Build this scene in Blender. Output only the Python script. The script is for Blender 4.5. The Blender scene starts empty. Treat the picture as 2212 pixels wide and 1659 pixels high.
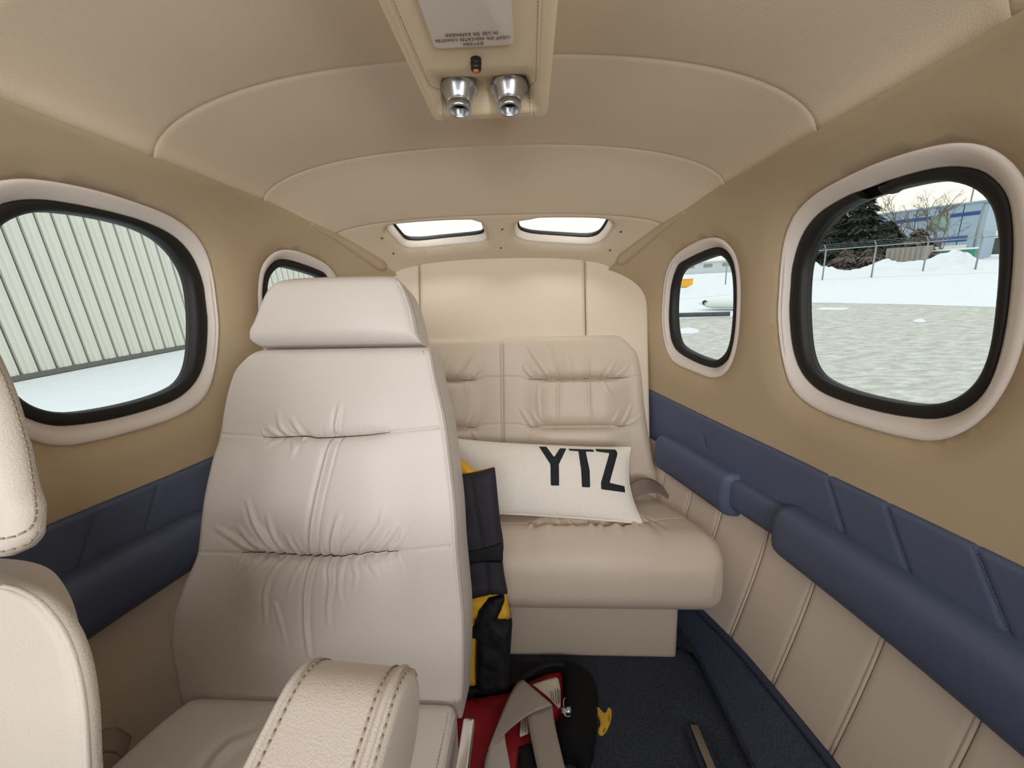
import bpy, bmesh, math, random
import numpy as np
from mathutils import Vector, Matrix, geometry as mgeo
from mathutils.bvhtree import BVHTree

random.seed(7)
RNG = np.random.default_rng(7)
scn = bpy.context.scene
COL = scn.collection

# ------------------------------------------------------------------ camera (2212 x 1659 frame, ultra-wide phone lens)
FPX = 840.0
CAM = np.array([0.0807, 0.0, 0.0])
yaw, pitch, roll = np.radians([-2.596, -9.3, -1.129])
cf = np.array([math.sin(yaw)*math.cos(pitch), math.cos(yaw)*math.cos(pitch), math.sin(pitch)])
cr = np.array([math.cos(yaw), -math.sin(yaw), 0.0])
cu = np.cross(cr, cf)
_c, _s = math.cos(roll), math.sin(roll)
cr, cu = _c*cr+_s*cu, -_s*cr+_c*cu
cam = bpy.data.objects.new('camera', bpy.data.cameras.new('camera'))
COL.objects.link(cam)
cam.matrix_world = Matrix(((cr[0], cu[0], -cf[0], CAM[0]), (cr[1], cu[1], -cf[1], CAM[1]),
                           (cr[2], cu[2], -cf[2], CAM[2]), (0, 0, 0, 1)))
cam.data.sensor_width = 36.0
cam.data.lens = 36.0*FPX/2212.0
cam.data.clip_start = 0.02
cam.data.clip_end = 500
scn.camera = cam

def ray(px, py):
    return cf+cr*((px-1106.0)/FPX)+cu*((829.5-py)/FPX)

# outside, the aircraft sits nose-high: gravity frame (east, north, up) seen from the cabin frame
_p, _r = math.radians(15.5), math.radians(4.5)
_ny = 830+840/math.tan(_p)
_nx = 1106+math.tan(_r)*(840/math.tan(_p))
gz = -ray(_nx, _ny); gz = gz/np.linalg.norm(gz)
gy = cf-cf.dot(gz)*gz; gy = gy/np.linalg.norm(gy)
gx = np.cross(gy, gz)
EYE = 1.9
GROT = Matrix(((gx[0], gy[0], gz[0]), (gx[1], gy[1], gz[1]), (gx[2], gy[2], gz[2])))
GORG = CAM-gz*EYE

# ------------------------------------------------------------------ world, daylight, exposure
world = bpy.data.worlds.new('sky'); scn.world = world
world.use_nodes = True
wn = world.node_tree; wn.nodes.clear()
w_out = wn.nodes.new('ShaderNodeOutputWorld'); w_bg = wn.nodes.new('ShaderNodeBackground')
w_tc = wn.nodes.new('ShaderNodeTexCoord'); w_dot = wn.nodes.new('ShaderNodeVectorMath'); w_dot.operation = 'DOT_PRODUCT'
w_dot.inputs[1].default_value = tuple(gz)
w_rmp = wn.nodes.new('ShaderNodeValToRGB')
w_rmp.color_ramp.elements[0].position = 0.0; w_rmp.color_ramp.elements[0].color = (1.0, 0.93, 0.74, 1)
w_rmp.color_ramp.elements[1].position = 0.45; w_rmp.color_ramp.elements[1].color = (0.93, 0.97, 1.0, 1)
wn.links.new(w_tc.outputs['Generated'], w_dot.inputs[0])
wn.links.new(w_dot.outputs['Value'], w_rmp.inputs['Fac'])
wn.links.new(w_rmp.outputs['Color'], w_bg.inputs['Color'])
w_bg.inputs['Strength'].default_value = 1.4
wn.links.new(w_bg.outputs[0], w_out.inputs[0])

def area(name, loc, target, sx, sy, watts, col):
    l = bpy.data.lights.new(name, 'AREA'); l.shape = 'RECTANGLE'; l.size = sx; l.size_y = sy; l.energy = watts; l.color = col
    o = bpy.data.objects.new(name, l); COL.objects.link(o); o.location = loc
    o.rotation_euler = (Vector(target)-Vector(loc)).to_track_quat('-Z', 'Y').to_euler()
    return o
area('windshield_daylight', (0.0, -1.45, 0.25), (0.0, 1.0, 0.0), 1.2, 0.5, 17.0, (0.98, 0.98, 1.0))
area('right_cockpit_window_daylight', (0.68, -0.55, -0.06), (-0.25, 0.45, 0.40), 0.5, 0.36, 16.0, (1.0, 0.99, 0.98))
area('left_cockpit_window_daylight', (-0.68, -0.55, -0.06), (0.25, 0.45, 0.40), 0.5, 0.36, 5.2, (1.0, 0.99, 0.98))
for sx in (-1, 1):
    area('skylight_daylight', (sx*0.17, 1.07, 0.33), (sx*0.13, 1.20, 0.0), 0.24, 0.12, 1.05, (1.0, 0.94, 0.84))

scn.view_settings.view_transform = 'Standard'
scn.view_settings.look = 'None'
scn.view_settings.gamma = 1.0
scn.view_settings.use_curve_mapping = False
scn.view_settings.exposure = 0.0
scn.cycles.max_bounces = 14
scn.cycles.diffuse_bounces = 8
scn.cycles.glossy_bounces = 4
scn.cycles.transparent_max_bounces = 16
scn.cycles.use_denoising = True
scn.cycles.sample_clamp_indirect = 4.0

# ------------------------------------------------------------------ small maths helpers
def on_plane(px, py, p0, n):
    d = ray(px, py); p0 = np.asarray(p0, float); n = np.asarray(n, float)
    return CAM+d*((p0-CAM).dot(n)/d.dot(n))
def atY(px, py, y): return on_plane(px, py, (0, y, 0), (0, 1, 0))
def atZ(px, py, z): return on_plane(px, py, (0, 0, z), (0, 0, 1))
def atX(px, py, x): return on_plane(px, py, (x, 0, 0), (1, 0, 0))
def to_g(p):
    d = np.asarray(p)-GORG
    return np.array([d.dot(gx), d.dot(gy), d.dot(gz)])
def from_g(e): return GORG+gx*e[0]+gy*e[1]+gz*e[2]
def gH(px, py, h=0.0): return to_g(on_plane(px, py, GORG+gz*h, gz))
def gP(px, py, e0, ne):           # hit a vertical plane through e0 with horizontal normal ne (gravity frame)
    n = gx*ne[0]+gy*ne[1]
    return to_g(on_plane(px, py, from_g((e0[0], e0[1], 0)), n))
def sstep(a, b, x):
    t = np.clip((np.asarray(x, float)-a)/(b-a), 0, 1); return t*t*(3-2*t)
def smooth_interp(xs, ys):        # monotone-ish cubic through points, linear beyond
    xs = np.asarray(xs, float); ys = np.asarray(ys, float)
    h = np.diff(xs); d = np.diff(ys)/h
    m = np.concatenate([[d[0]], np.where(d[:-1]*d[1:] > 0, 2*d[:-1]*d[1:]/(d[:-1]+d[1:]+1e-12), 0.0), [d[-1]]])
    def f(x):
        x = np.asarray(x, float); i = np.clip(np.searchsorted(xs, x)-1, 0, len(h)-1)
        t = (x-xs[i])/h[i]; tc = np.clip(t, 0, 1)
        h00 = 2*tc**3-3*tc**2+1; h10 = tc**3-2*tc**2+tc; h01 = -2*tc**3+3*tc**2; h11 = tc**3-tc**2
        y = h00*ys[i]+h10*h[i]*m[i]+h01*ys[i+1]+h11*h[i]*m[i+1]
        return y+np.where(t < 0, t*h[i]*m[0], 0)+np.where(t > 1, (t-1)*h[i]*m[-1], 0)
    return f
def in_poly(pts, poly):
    x, y = pts[:, 0], pts[:, 1]; r = np.zeros(len(pts), bool); n = len(poly)
    for i in range(n):
        (x0, y0), (x1, y1) = poly[i], poly[(i+1) % n]
        c = ((y0 > y) != (y1 > y)); xi = (x1-x0)*(y-y0)/((y1-y0) if y1 != y0 else 1e-12)+x0
        r ^= c & (x < xi)
    return r
def poly_dist(pts, poly, closed=True):
    d = np.full(len(pts), 1e9); n = len(poly)
    for i in range(n if closed else n-1):
        a = np.asarray(poly[i], float); b = np.asarray(poly[(i+1) % n], float); ab = b-a
        t = np.clip(((pts-a)@ab)/(ab@ab+1e-15), 0, 1)
        d = np.minimum(d, np.hypot(*(pts-(a+t[:, None]*ab)).T))
    return d
def resample(poly, n, closed=True):
    p = np.asarray(poly, float); q = np.vstack([p, p[:1]]) if closed else p
    s = np.concatenate([[0], np.cumsum(np.linalg.norm(np.diff(q, axis=0), axis=1))])
    t = np.linspace(0, s[-1], n+1)[:-1] if closed else np.linspace(0, s[-1], n)
    return np.stack([np.interp(t, s, q[:, k]) for k in range(p.shape[1])], 1)
def chaikin(poly, it=2, closed=True):
    p = np.asarray(poly, float)
    for _ in range(it):
        q = np.roll(p, -1, 0) if closed else p[1:]
        a = p if closed else p[:-1]
        r = np.empty((2*len(a), p.shape[1])); r[0::2] = .75*a+.25*q; r[1::2] = .25*a+.75*q
        if not closed: r = np.vstack([p[:1], r, p[-1:]])
        p = r
    return p
def vnoise(p, scale, seed=0):     # cheap smooth value noise over (n,2)
    q = np.asarray(p)*scale+seed*17.3; i = np.floor(q).astype(int); f = q-i; f = f*f*(3-2*f)
    def h(a, b): return np.modf(np.abs(np.sin(a*127.1+b*311.7+seed*7.7)*43758.5453))[0]
    return ((h(i[:, 0], i[:, 1])*(1-f[:, 0])+h(i[:, 0]+1, i[:, 1])*f[:, 0])*(1-f[:, 1])
            + (h(i[:, 0], i[:, 1]+1)*(1-f[:, 0])+h(i[:, 0]+1, i[:, 1]+1)*f[:, 0])*f[:, 1])*2-1

# ------------------------------------------------------------------ materials (all procedural)
def srgb(r, g, b):
    f = lambda c: (c/255/12.92 if c/255 <= 0.04045 else ((c/255+0.055)/1.055)**2.4)
    return (f(r), f(g), f(b), 1)
def mat(name, col, rough=0.5, metal=0.0, noise=0.06, nscale=40, bump=0.0, bscale=300, spec=0.4, voronoi=False, sheen=0.0, col2=None, emit=None, bdist=0.001):
    m = bpy.data.materials.new(name); m.use_nodes = True; nt = m.node_tree; b = nt.nodes['Principled BSDF']
    b.inputs['Roughness'].default_value = rough; b.inputs['Metallic'].default_value = metal
    b.inputs['Specular IOR Level'].default_value = spec
    if sheen: b.inputs['Sheen Weight'].default_value = sheen
    tc = nt.nodes.new('ShaderNodeTexCoord')
    if noise or col2:
        n = nt.nodes.new('ShaderNodeTexNoise'); n.inputs['Scale'].default_value = nscale; n.inputs['Detail'].default_value = 4
        nt.links.new(tc.outputs['Object'], n.inputs['Vector'])
        mx = nt.nodes.new('ShaderNodeMix'); mx.data_type = 'RGBA'
        a = col; c2 = col2 or tuple(min(1, x*(1-noise*2)) for x in col[:3])+(1,)
        mx.inputs[6].default_value = a; mx.inputs[7].default_value = c2
        nt.links.new(n.outputs['Fac'], mx.inputs[0]); nt.links.new(mx.outputs[2], b.inputs['Base Color'])
    else: b.inputs['Base Color'].default_value = col
    if bump:
        if voronoi: t = nt.nodes.new('ShaderNodeTexVoronoi'); o = 'Distance'
        else: t = nt.nodes.new('ShaderNodeTexNoise'); t.inputs['Detail'].default_value = 3; o = 'Fac'
        t.inputs['Scale'].default_value = bscale
        nt.links.new(tc.outputs['Object'], t.inputs['Vector'])
        bp = nt.nodes.new('ShaderNodeBump'); bp.inputs['Strength'].default_value = bump; bp.inputs['Distance'].default_value = bdist
        nt.links.new(t.outputs[o], bp.inputs['Height']); nt.links.new(bp.outputs['Normal'], b.inputs['Normal'])
    if emit: b.inputs['Emission Color'].default_value = emit[0]; b.inputs['Emission Strength'].default_value = emit[1]
    return m
M = {}
M['seat'] = mat('seat_leather', srgb(214, 207, 202), 0.42, bump=0.25, bscale=420, voronoi=True, noise=0.03, nscale=9)
M['bench'] = mat('bench_leather', srgb(212, 197, 180), 0.42, bump=0.25, bscale=420, voronoi=True, noise=0.04, nscale=9)
M['grain'] = mat('grained_leather', srgb(196, 187, 178), 0.5, bump=0.3, bscale=800, noise=0.05, nscale=14, bdist=0.0015)
M['head'] = mat('headliner_leather', srgb(216, 200, 178), 0.6, bump=0.15, bscale=500, voronoi=True, noise=0.03, nscale=5)
M['wall'] = mat('wall_suede', srgb(184, 164, 134), 0.75, bump=0.12, bscale=700, noise=0.05, nscale=4, sheen=0.1)
M['console'] = mat('console_suede', srgb(230, 212, 180), 0.75, bump=0.12, bscale=700, noise=0.05, nscale=9, sheen=0.1)
M['surround'] = mat('window_surround', srgb(222, 212, 204), 0.55, bump=0.1, bscale=500, noise=0.02)
M['lower'] = mat('lower_panel_leather', srgb(222, 208, 193), 0.5, bump=0.2, bscale=420, voronoi=True, noise=0.04, nscale=8)
M['bulk'] = mat('bulkhead_leather', srgb(224, 208, 190), 0.55, bump=0.12, bscale=500, voronoi=True, noise=0.03, nscale=6)
M['blue'] = mat('blue_leather', srgb(84, 93, 119), 0.5, bump=0.22, bscale=420, voronoi=True, noise=0.06, nscale=10)
M['carpet'] = mat('blue_carpet', srgb(86, 93, 110), 0.95, bump=1.0, bscale=420, noise=0.45, nscale=330, spec=0.1, bdist=0.004)
M['carpet2'] = mat('blue_carpet_ledge', srgb(98, 110, 132), 0.95, bump=1.0, bscale=420, noise=0.35, nscale=330, spec=0.1, bdist=0.004)
M['binding'] = mat('carpet_binding', srgb(58, 66, 90), 0.6, noise=0.05)
M['rubber'] = mat('black_rubber', srgb(26, 25, 24), 0.55, noise=0.1, nscale=80)
M['black'] = mat('black_fabric', srgb(16, 16, 21), 0.7, bump=0.3, bscale=900, noise=0.15, nscale=60)
M['nylon'] = mat('dark_nylon', srgb(42, 41, 51), 0.72, bump=0.35, bscale=120, noise=0.1, nscale=30)
M['mesh'] = mat('black_mesh_fabric', srgb(11, 12, 17), 0.9, bump=0.8, bscale=700, voronoi=True, noise=0.3, nscale=400)
M['yellow'] = mat('yellow_nylon', srgb(240, 186, 46), 0.6, bump=0.3, bscale=90, noise=0.08, nscale=30)
M['toggle'] = mat('yellow_plastic', srgb(226, 182, 62), 0.45, noise=0.05)
M['red'] = mat('red_nylon', srgb(170, 32, 46), 0.55, bump=0.4, bscale=70, noise=0.15, nscale=40)
M['label'] = mat('cream_label', srgb(226, 214, 196), 0.6, bump=0.6, bscale=60, noise=0.05)
M['ink'] = mat('dark_ink', srgb(28, 28, 28), 0.7, noise=0)
M['ink2'] = mat('brown_ink', srgb(84, 66, 46), 0.7, noise=0)
M['pinkink'] = mat('black_print', srgb(28, 35, 40), 0.8, bump=0.2, bscale=900, noise=0.05)
M['linen'] = mat('cream_linen', srgb(247, 241, 233), 0.9, bump=0.45, bscale=800, noise=0.05, nscale=120)
M['web'] = mat('taupe_webbing', srgb(172, 160, 152), 0.5, bump=0.4, bscale=600, noise=0.12, nscale=25)
M['webl'] = mat('grey_webbing', srgb(205, 199, 196), 0.5, bump=0.4, bscale=600, noise=0.1, nscale=25)
M['webd'] = mat('brown_belt_webbing', srgb(140, 124, 114), 0.35, bump=0.3, bscale=600, noise=0.1, nscale=25)
M['chrome'] = mat('bright_metal', srgb(236, 236, 238), 0.3, 1.0, noise=0)
M['alu'] = mat('brushed_aluminium', srgb(208, 210, 216), 0.3, 1.0, noise=0.05, nscale=120)
M['steel'] = mat('rail_steel', srgb(176, 168, 156), 0.35, 1.0, noise=0.1, nscale=60)
M['dark'] = mat('dark_recess', srgb(22, 22, 24), 0.6, noise=0)
M['plug'] = mat('black_plastic', srgb(24, 22, 22), 0.4, noise=0)
M['orange'] = mat('orange_tip', srgb(196, 112, 66), 0.4, noise=0)
M['thread'] = mat('seam_thread', srgb(150, 134, 116), 0.7, noise=0)
M['seamdark'] = mat('dark_seam_thread', srgb(74, 60, 48), 0.8, noise=0)  # shade of the gathered creases, put into a dark colour
M['threadl'] = mat('light_thread', srgb(206, 194, 178), 0.7, noise=0)
M['threadb'] = mat('blue_thread', srgb(106, 116, 146), 0.7, noise=0)
M['screw'] = mat('brass_screw', srgb(120, 96, 66), 0.4, 0.7, noise=0)
M['frame'] = mat('seat_frame_paint', srgb(60, 58, 56), 0.5, noise=0.05)
M['snow'] = mat('snow', srgb(229, 234, 236), 0.9, bump=0.6, bscale=2.2, noise=0.04, nscale=1.4, spec=0.2, bdist=0.08)
M['siding'] = mat('hangar_siding', srgb(214, 214, 203), 0.6, noise=0.03, nscale=1.2)
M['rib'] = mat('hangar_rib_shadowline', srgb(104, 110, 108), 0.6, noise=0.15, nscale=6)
M['base'] = mat('hangar_base_flashing', srgb(110, 108, 104), 0.7, noise=0.1)
M['galv'] = mat('galvanised_steel', srgb(150, 158, 158), 0.5, 0.4, noise=0.08)
M['needle'] = mat('evergreen_needles', srgb(58, 66, 60), 0.9, noise=0.25, nscale=3)
M['brush'] = mat('brown_brush_twigs', srgb(112, 100, 92), 0.9, noise=0.2, nscale=3)
M['bark'] = mat('bare_bark', srgb(140, 130, 116), 0.9, noise=0.15, nscale=6)
M['bluewall'] = mat('pale_blue_cladding', srgb(160, 180, 196), 0.6, noise=0.04, nscale=1)
M['bluestripe'] = mat('blue_stripe', srgb(48, 78, 140), 0.5, noise=0.05)
M['pane_far'] = mat('green_window_glass', srgb(140, 180, 164), 0.15, noise=0.1, nscale=1.5)
M['dumpster'] = mat('green_dumpster_paint', srgb(70, 140, 118), 0.6, noise=0.1, nscale=2)
M['concrete'] = mat('weathered_panel', srgb(160, 154, 146), 0.8, noise=0.15, nscale=2)
M['float'] = mat('white_float_paint', srgb(220, 226, 220), 0.4, noise=0.03)
M['beam'] = mat('dark_beam', srgb(86, 92, 92), 0.6, noise=0.2, nscale=3)
M['farwall'] = mat('far_grey_cladding', srgb(204, 212, 216), 0.7, noise=0.05, nscale=1)
M['crate'] = mat('yellow_orange_crate', srgb(242, 180, 60), 0.6, noise=0.08, nscale=3)

def glass_mat():
    m = bpy.data.materials.new('acrylic_pane'); m.use_nodes = True; nt = m.node_tree; nt.nodes.clear()
    o = nt.nodes.new('ShaderNodeOutputMaterial'); mx = nt.nodes.new('ShaderNodeMixShader')
    t = nt.nodes.new('ShaderNodeBsdfTransparent'); t.inputs[0].default_value = (0.87, 0.90, 0.885, 1)
    g = nt.nodes.new('ShaderNodeBsdfGlossy'); g.inputs['Roughness'].default_value = 0.03
    fr = nt.nodes.new('ShaderNodeFresnel'); fr.inputs['IOR'].default_value = 1.16
    nt.links.new(fr.outputs[0], mx.inputs[0]); nt.links.new(t.outputs[0], mx.inputs[1]); nt.links.new(g.outputs[0], mx.inputs[2])
    nt.links.new(mx.outputs[0], o.inputs[0]); return m
M['glass'] = glass_mat()

def pavement_mat():
    m = mat('icy_pavement', srgb(176, 175, 165), 0.7, bump=0.3, bscale=30, noise=0.1, spec=0.3)
    nt = m.node_tree; b = nt.nodes['Principled BSDF']
    tc = nt.nodes.new('ShaderNodeTexCoord'); mp = nt.nodes.new('ShaderNodeMapping'); mp.inputs['Scale'].default_value = (1.6, 3.6, 1); mp.inputs['Rotation'].default_value = (0, 0, 0.9)
    n1 = nt.nodes.new('ShaderNodeTexNoise'); n1.inputs['Scale'].default_value = 1.9; n1.inputs['Detail'].default_value = 8; n1.inputs['Roughness'].default_value = 0.7
    nt.links.new(tc.outputs['Object'], mp.inputs[0]); nt.links.new(mp.outputs[0], n1.inputs['Vector'])
    r = nt.nodes.new('ShaderNodeValToRGB'); e = r.color_ramp.elements
    e[0].position = 0.36; e[0].color = srgb(164, 163, 153); e[1].position = 0.74; e[1].color = srgb(222, 224, 220)
    x = e.new(0.52); x.color = srgb(190, 190, 180)
    nt.links.new(n1.outputs['Fac'], r.inputs[0]); nt.links.new(r.outputs[0], b.inputs['Base Color']); return m
M['pave'] = pavement_mat()

# ------------------------------------------------------------------ object helpers
BASE = {}
def _link(o, base, parent, frame):
    COL.objects.link(o)
    if parent is not None:
        o.parent = parent
        if parent.get('_g'): o['_g'] = 1
        o.location = Vector(base)-Vector(BASE[parent.name])
    elif frame == 'G':
        o['_g'] = 1
        o.matrix_world = Matrix.Translation(Vector(from_g(base))) @ GROT.to_4x4()
    else: o.location = base
    BASE[o.name] = tuple(base)
def setp(o, label=None, cat=None, group=None, kind=None):
    if label: o['label'] = label
    if cat: o['category'] = cat
    if group: o['group'] = group
    if kind: o['kind'] = kind
    return o
def thing(name, base, label=None, cat=None, group=None, kind=None, frame=None):
    o = bpy.data.objects.new(name, None); o.empty_display_size = 0.05
    _link(o, base, None, frame); return setp(o, label, cat, group, kind)
def mk(name, verts, faces, m, parent=None, label=None, cat=None, group=None, kind=None, frame=None, smooth=True, solid=None, bevel=None):
    v = np.asarray(verts, float)
    if parent is not None: base = np.array(BASE[parent.name])
    else: base = np.array([(v[:, 0].min()+v[:, 0].max())/2, (v[:, 1].min()+v[:, 1].max())/2, v[:, 2].min()])
    me = bpy.data.meshes.new(name)
    me.from_pydata((v-base).tolist(), [], [list(f) for f in faces]); me.update()
    me.materials.append(M[m] if isinstance(m, str) else m)
    if smooth: me.polygons.foreach_set('use_smooth', [True]*len(me.polygons))
    o = bpy.data.objects.new(name, me); _link(o, base, parent, frame)
    if bevel:
        md = o.modifiers.new('bevel', 'BEVEL'); md.width = bevel; md.segments = 3; md.limit_method = 'ANGLE'
        md.harden_normals = False
    if solid:
        md = o.modifiers.new('solid', 'SOLIDIFY'); md.thickness = abs(solid); md.offset = -1 if solid > 0 else 1
    return setp(o, label, cat, group, kind)
def grid_faces(nu, nv, off=0, flip=False, wrap=False):
    f = []
    for i in range(nu-1):
        for j in range(nv if wrap else nv-1):
            a, b = off+i*nv+j, off+i*nv+(j+1) % nv; c, d = off+(i+1)*nv+(j+1) % nv, off+(i+1)*nv+j
            f.append((a, d, c, b) if flip else (a, b, c, d))
    return f
def merge(*parts):
    V, F, n = [], [], 0
    for v, f in parts:
        v = np.asarray(v, float); V.append(v); F += [tuple(i+n for i in q) for q in f]; n += len(v)
    return np.vstack(V), F
def box(x0, x1, y0, y1, z0, z1):
    v = [(x, y, z) for x in (x0, x1) for y in (y0, y1) for z in (z0, z1)]
    return np.array(v, float), [(0, 1, 3, 2), (4, 6, 7, 5), (0, 4, 5, 1), (2, 3, 7, 6), (0, 2, 6, 4), (1, 5, 7, 3)]
def tube(path, r, n=8, cap=True, closed=False):
    p = np.asarray(path, float); N = len(p); r = np.broadcast_to(np.asarray(r, float), (N,))
    t = (np.roll(p, -1, 0)-np.roll(p, 1, 0)) if closed else np.gradient(p, axis=0)
    t = t/(np.linalg.norm(t, axis=1)[:, None]+1e-12)
    up = np.array([0, 0, 1.0]) if abs(t[0][2]) < 0.9 else np.array([1.0, 0, 0])
    V = []; a = np.cross(t[0], up); a /= np.linalg.norm(a)
    for i in range(N):
        a = a-a.dot(t[i])*t[i]; a /= np.linalg.norm(a)+1e-12; b = np.cross(t[i], a)
        for k in range(n):
            q = 2*math.pi*k/n; V.append(p[i]+r[i]*(math.cos(q)*a+math.sin(q)*b))
    F = grid_faces(N, n, wrap=True)
    if closed:
        for k in range(n): F.append(((N-1)*n+k, (N-1)*n+(k+1) % n, (k+1) % n, k))
    elif cap: F += [tuple(range(n-1, -1, -1)), tuple((N-1)*n+k for k in range(n))]
    return np.array(V), F
def lathe(profile, origin, axis, n=32):
    ax = np.asarray(axis, float); ax /= np.linalg.norm(ax); up = np.array([1.0, 0, 0])
    a = np.cross(ax, up); a /= np.linalg.norm(a); b = np.cross(ax, a); V = []
    for (r, h) in profile:
        for k in range(n):
            q = 2*math.pi*k/n; V.append(np.asarray(origin)+ax*h+r*(math.cos(q)*a+math.sin(q)*b))
    return np.array(V), grid_faces(len(profile), n, wrap=True)
def cdt_fill(outer, holes=(), spacing=0.01, extra=None, edge_step=None):
    """triangulate a 2-D region with holes and an even interior lattice"""
    outer = np.asarray(outer, float); loops = [outer]+[np.asarray(h, float) for h in holes]
    if edge_step: loops = [resample(l, max(8, int(np.linalg.norm(np.diff(np.vstack([l, l[:1]]), axis=0), axis=1).sum()/edge_step))) for l in loops]
    pts, edges = [], []
    for l in loops:
        n0 = len(pts); pts += [tuple(q) for q in l]; edges += [(n0+i, n0+(i+1) % len(l)) for i in range(len(l))]
    lo, hi = loops[0].min(0), loops[0].max(0)
    gxs = np.arange(lo[0]+spacing*.5, hi[0], spacing); gys = np.arange(lo[1]+spacing*.5, hi[1], spacing)
    g = np.stack(np.meshgrid(gxs, gys, indexing='ij'), -1).reshape(-1, 2)
    k = in_poly(g, loops[0])
    for h in loops[1:]: k &= ~in_poly(g, h)
    g = g[k]
    for l in loops: g = g[poly_dist(g, l) > spacing*.45] if len(g) else g
    pts += [tuple(q) for q in g]
    if extra is not None: pts += [tuple(q) for q in extra]
    r = mgeo.delaunay_2d_cdt([Vector(q) for q in pts], edges, [], 0, 1e-6)
    v = np.array([tuple(q) for q in r[0]]); f = np.array([tuple(q) for q in r[2] if len(q) == 3])
    c = v[f].mean(1); k = in_poly(c, loops[0])
    for h in loops[1:]: k &= ~in_poly(c, h)
    f = f[k]
    a = v[f]; ar = (a[:, 1, 0]-a[:, 0, 0])*(a[:, 2, 1]-a[:, 0, 1])-(a[:, 1, 1]-a[:, 0, 1])*(a[:, 2, 0]-a[:, 0, 0])
    f[ar < 0] = f[ar < 0][:, ::-1]
    return v, [tuple(int(i) for i in t) for t in f]
def stitches(path, pitch=0.0045, ln=0.003, r=0.0006):
    p = np.asarray(path, float); s = np.concatenate([[0], np.cumsum(np.linalg.norm(np.diff(p, axis=0), axis=1))])
    parts = []
    for k in range(int(s[-1]/pitch)):
        q = [np.array([np.interp(x, s, p[:, j]) for j in range(3)]) for x in (k*pitch, k*pitch+ln)]
        if np.linalg.norm(q[1]-q[0]) > 1e-5: parts.append(tube(q, r, 5))
    return merge(*parts)

class Frame:
    """flat frame: lateral e, along v, outward n"""
    def __init__(s, o, e, v): 
        s.o = np.asarray(o, float); s.e = np.asarray(e, float)/np.linalg.norm(e); v = np.asarray(v, float); v = v-v.dot(s.e)*s.e
        s.v = v/np.linalg.norm(v); s.n = np.cross(s.e, s.v)
    def loc(s, px, py, d=0.0):
        q = on_plane(px, py, s.o+s.n*d, s.n)-s.o; return q.dot(s.e), q.dot(s.v)
    def to(s, x, v, d=0.0):
        x = np.asarray(x, float)[..., None]; v = np.asarray(v, float)[..., None]; d = np.asarray(d, float)[..., None]
        return s.o+x*s.e+v*s.v+d*s.n
def dense(n, k=2.2):
    t = np.linspace(-1, 1, n); return np.sign(t)*(1-(1-np.abs(t))**k)*0.5+t*0.5
def cushion(fr, vt, xl, xr, T, r, disp=None, N=120, Mv=140, crown=0.0, rv=None, backr=None, bshr=0.0):
    """padded block: outline x in [xl(v), xr(v)], rounded edges r, thickness T, front displacement disp(x, v)"""
    rv = rv or r; backr = backr or min(r, T*.45)
    fl, fR = smooth_interp(vt, xl), smooth_interp(vt, xr)
    S, Tt = np.meshgrid(dense(N), (dense(Mv)+1)/2, indexing='ij')
    V = vt[0]+(vt[-1]-vt[0])*Tt; L, R = fl(V), fR(V); X = L+(S+1)/2*(R-L)
    es = np.minimum(X-L, R-X); et = np.minimum(V-vt[0], vt[-1]-V)
    def rnd(e, q): e = np.clip(e, 0, q); return q-np.sqrt(np.maximum(q*q-(q-e)**2, 0))
    def comb(q1, q2):
        a, b = rnd(es, q1), rnd(et, q2); return np.minimum((a**3+b**3)**(1/3), max(q1, q2))
    D = -comb(r, rv)+crown*(1-S**2)*np.sin(math.pi*np.clip(Tt, 0, 1))**0.6
    if disp is not None:
        m = sstep(0, 0.012, np.minimum(es, et)); D = D+disp(X.ravel(), V.ravel()).reshape(X.shape)*m
    Db = -T+comb(backr, backr)*0.98
    Db = np.minimum(Db, D-0.001)
    A = fr.to(X, V, D).reshape(-1, 3); B = fr.to((L+R)/2+(X-(L+R)/2)*(1-2*bshr/(R-L)), V, Db).reshape(-1, 3); K = N*Mv
    F = grid_faces(N, Mv)
    # orientation: e x v = n ; quad (i,j)->(i,j+1) runs along v, so flip the front
    F = [q[::-1] for q in F]+[tuple(i+K for i in q) for q in F]
    ring = [i*Mv for i in range(N)]+[(N-1)*Mv+j for j in range(1, Mv)]+[i*Mv+Mv-1 for i in range(N-2, -1, -1)]+[j for j in range(Mv-2, 0, -1)]
    n = len(ring)
    F += [(ring[k], ring[k]+K, ring[(k+1) % n]+K, ring[(k+1) % n]) for k in range(n)]
    return np.vstack([A, B]), F
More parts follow.
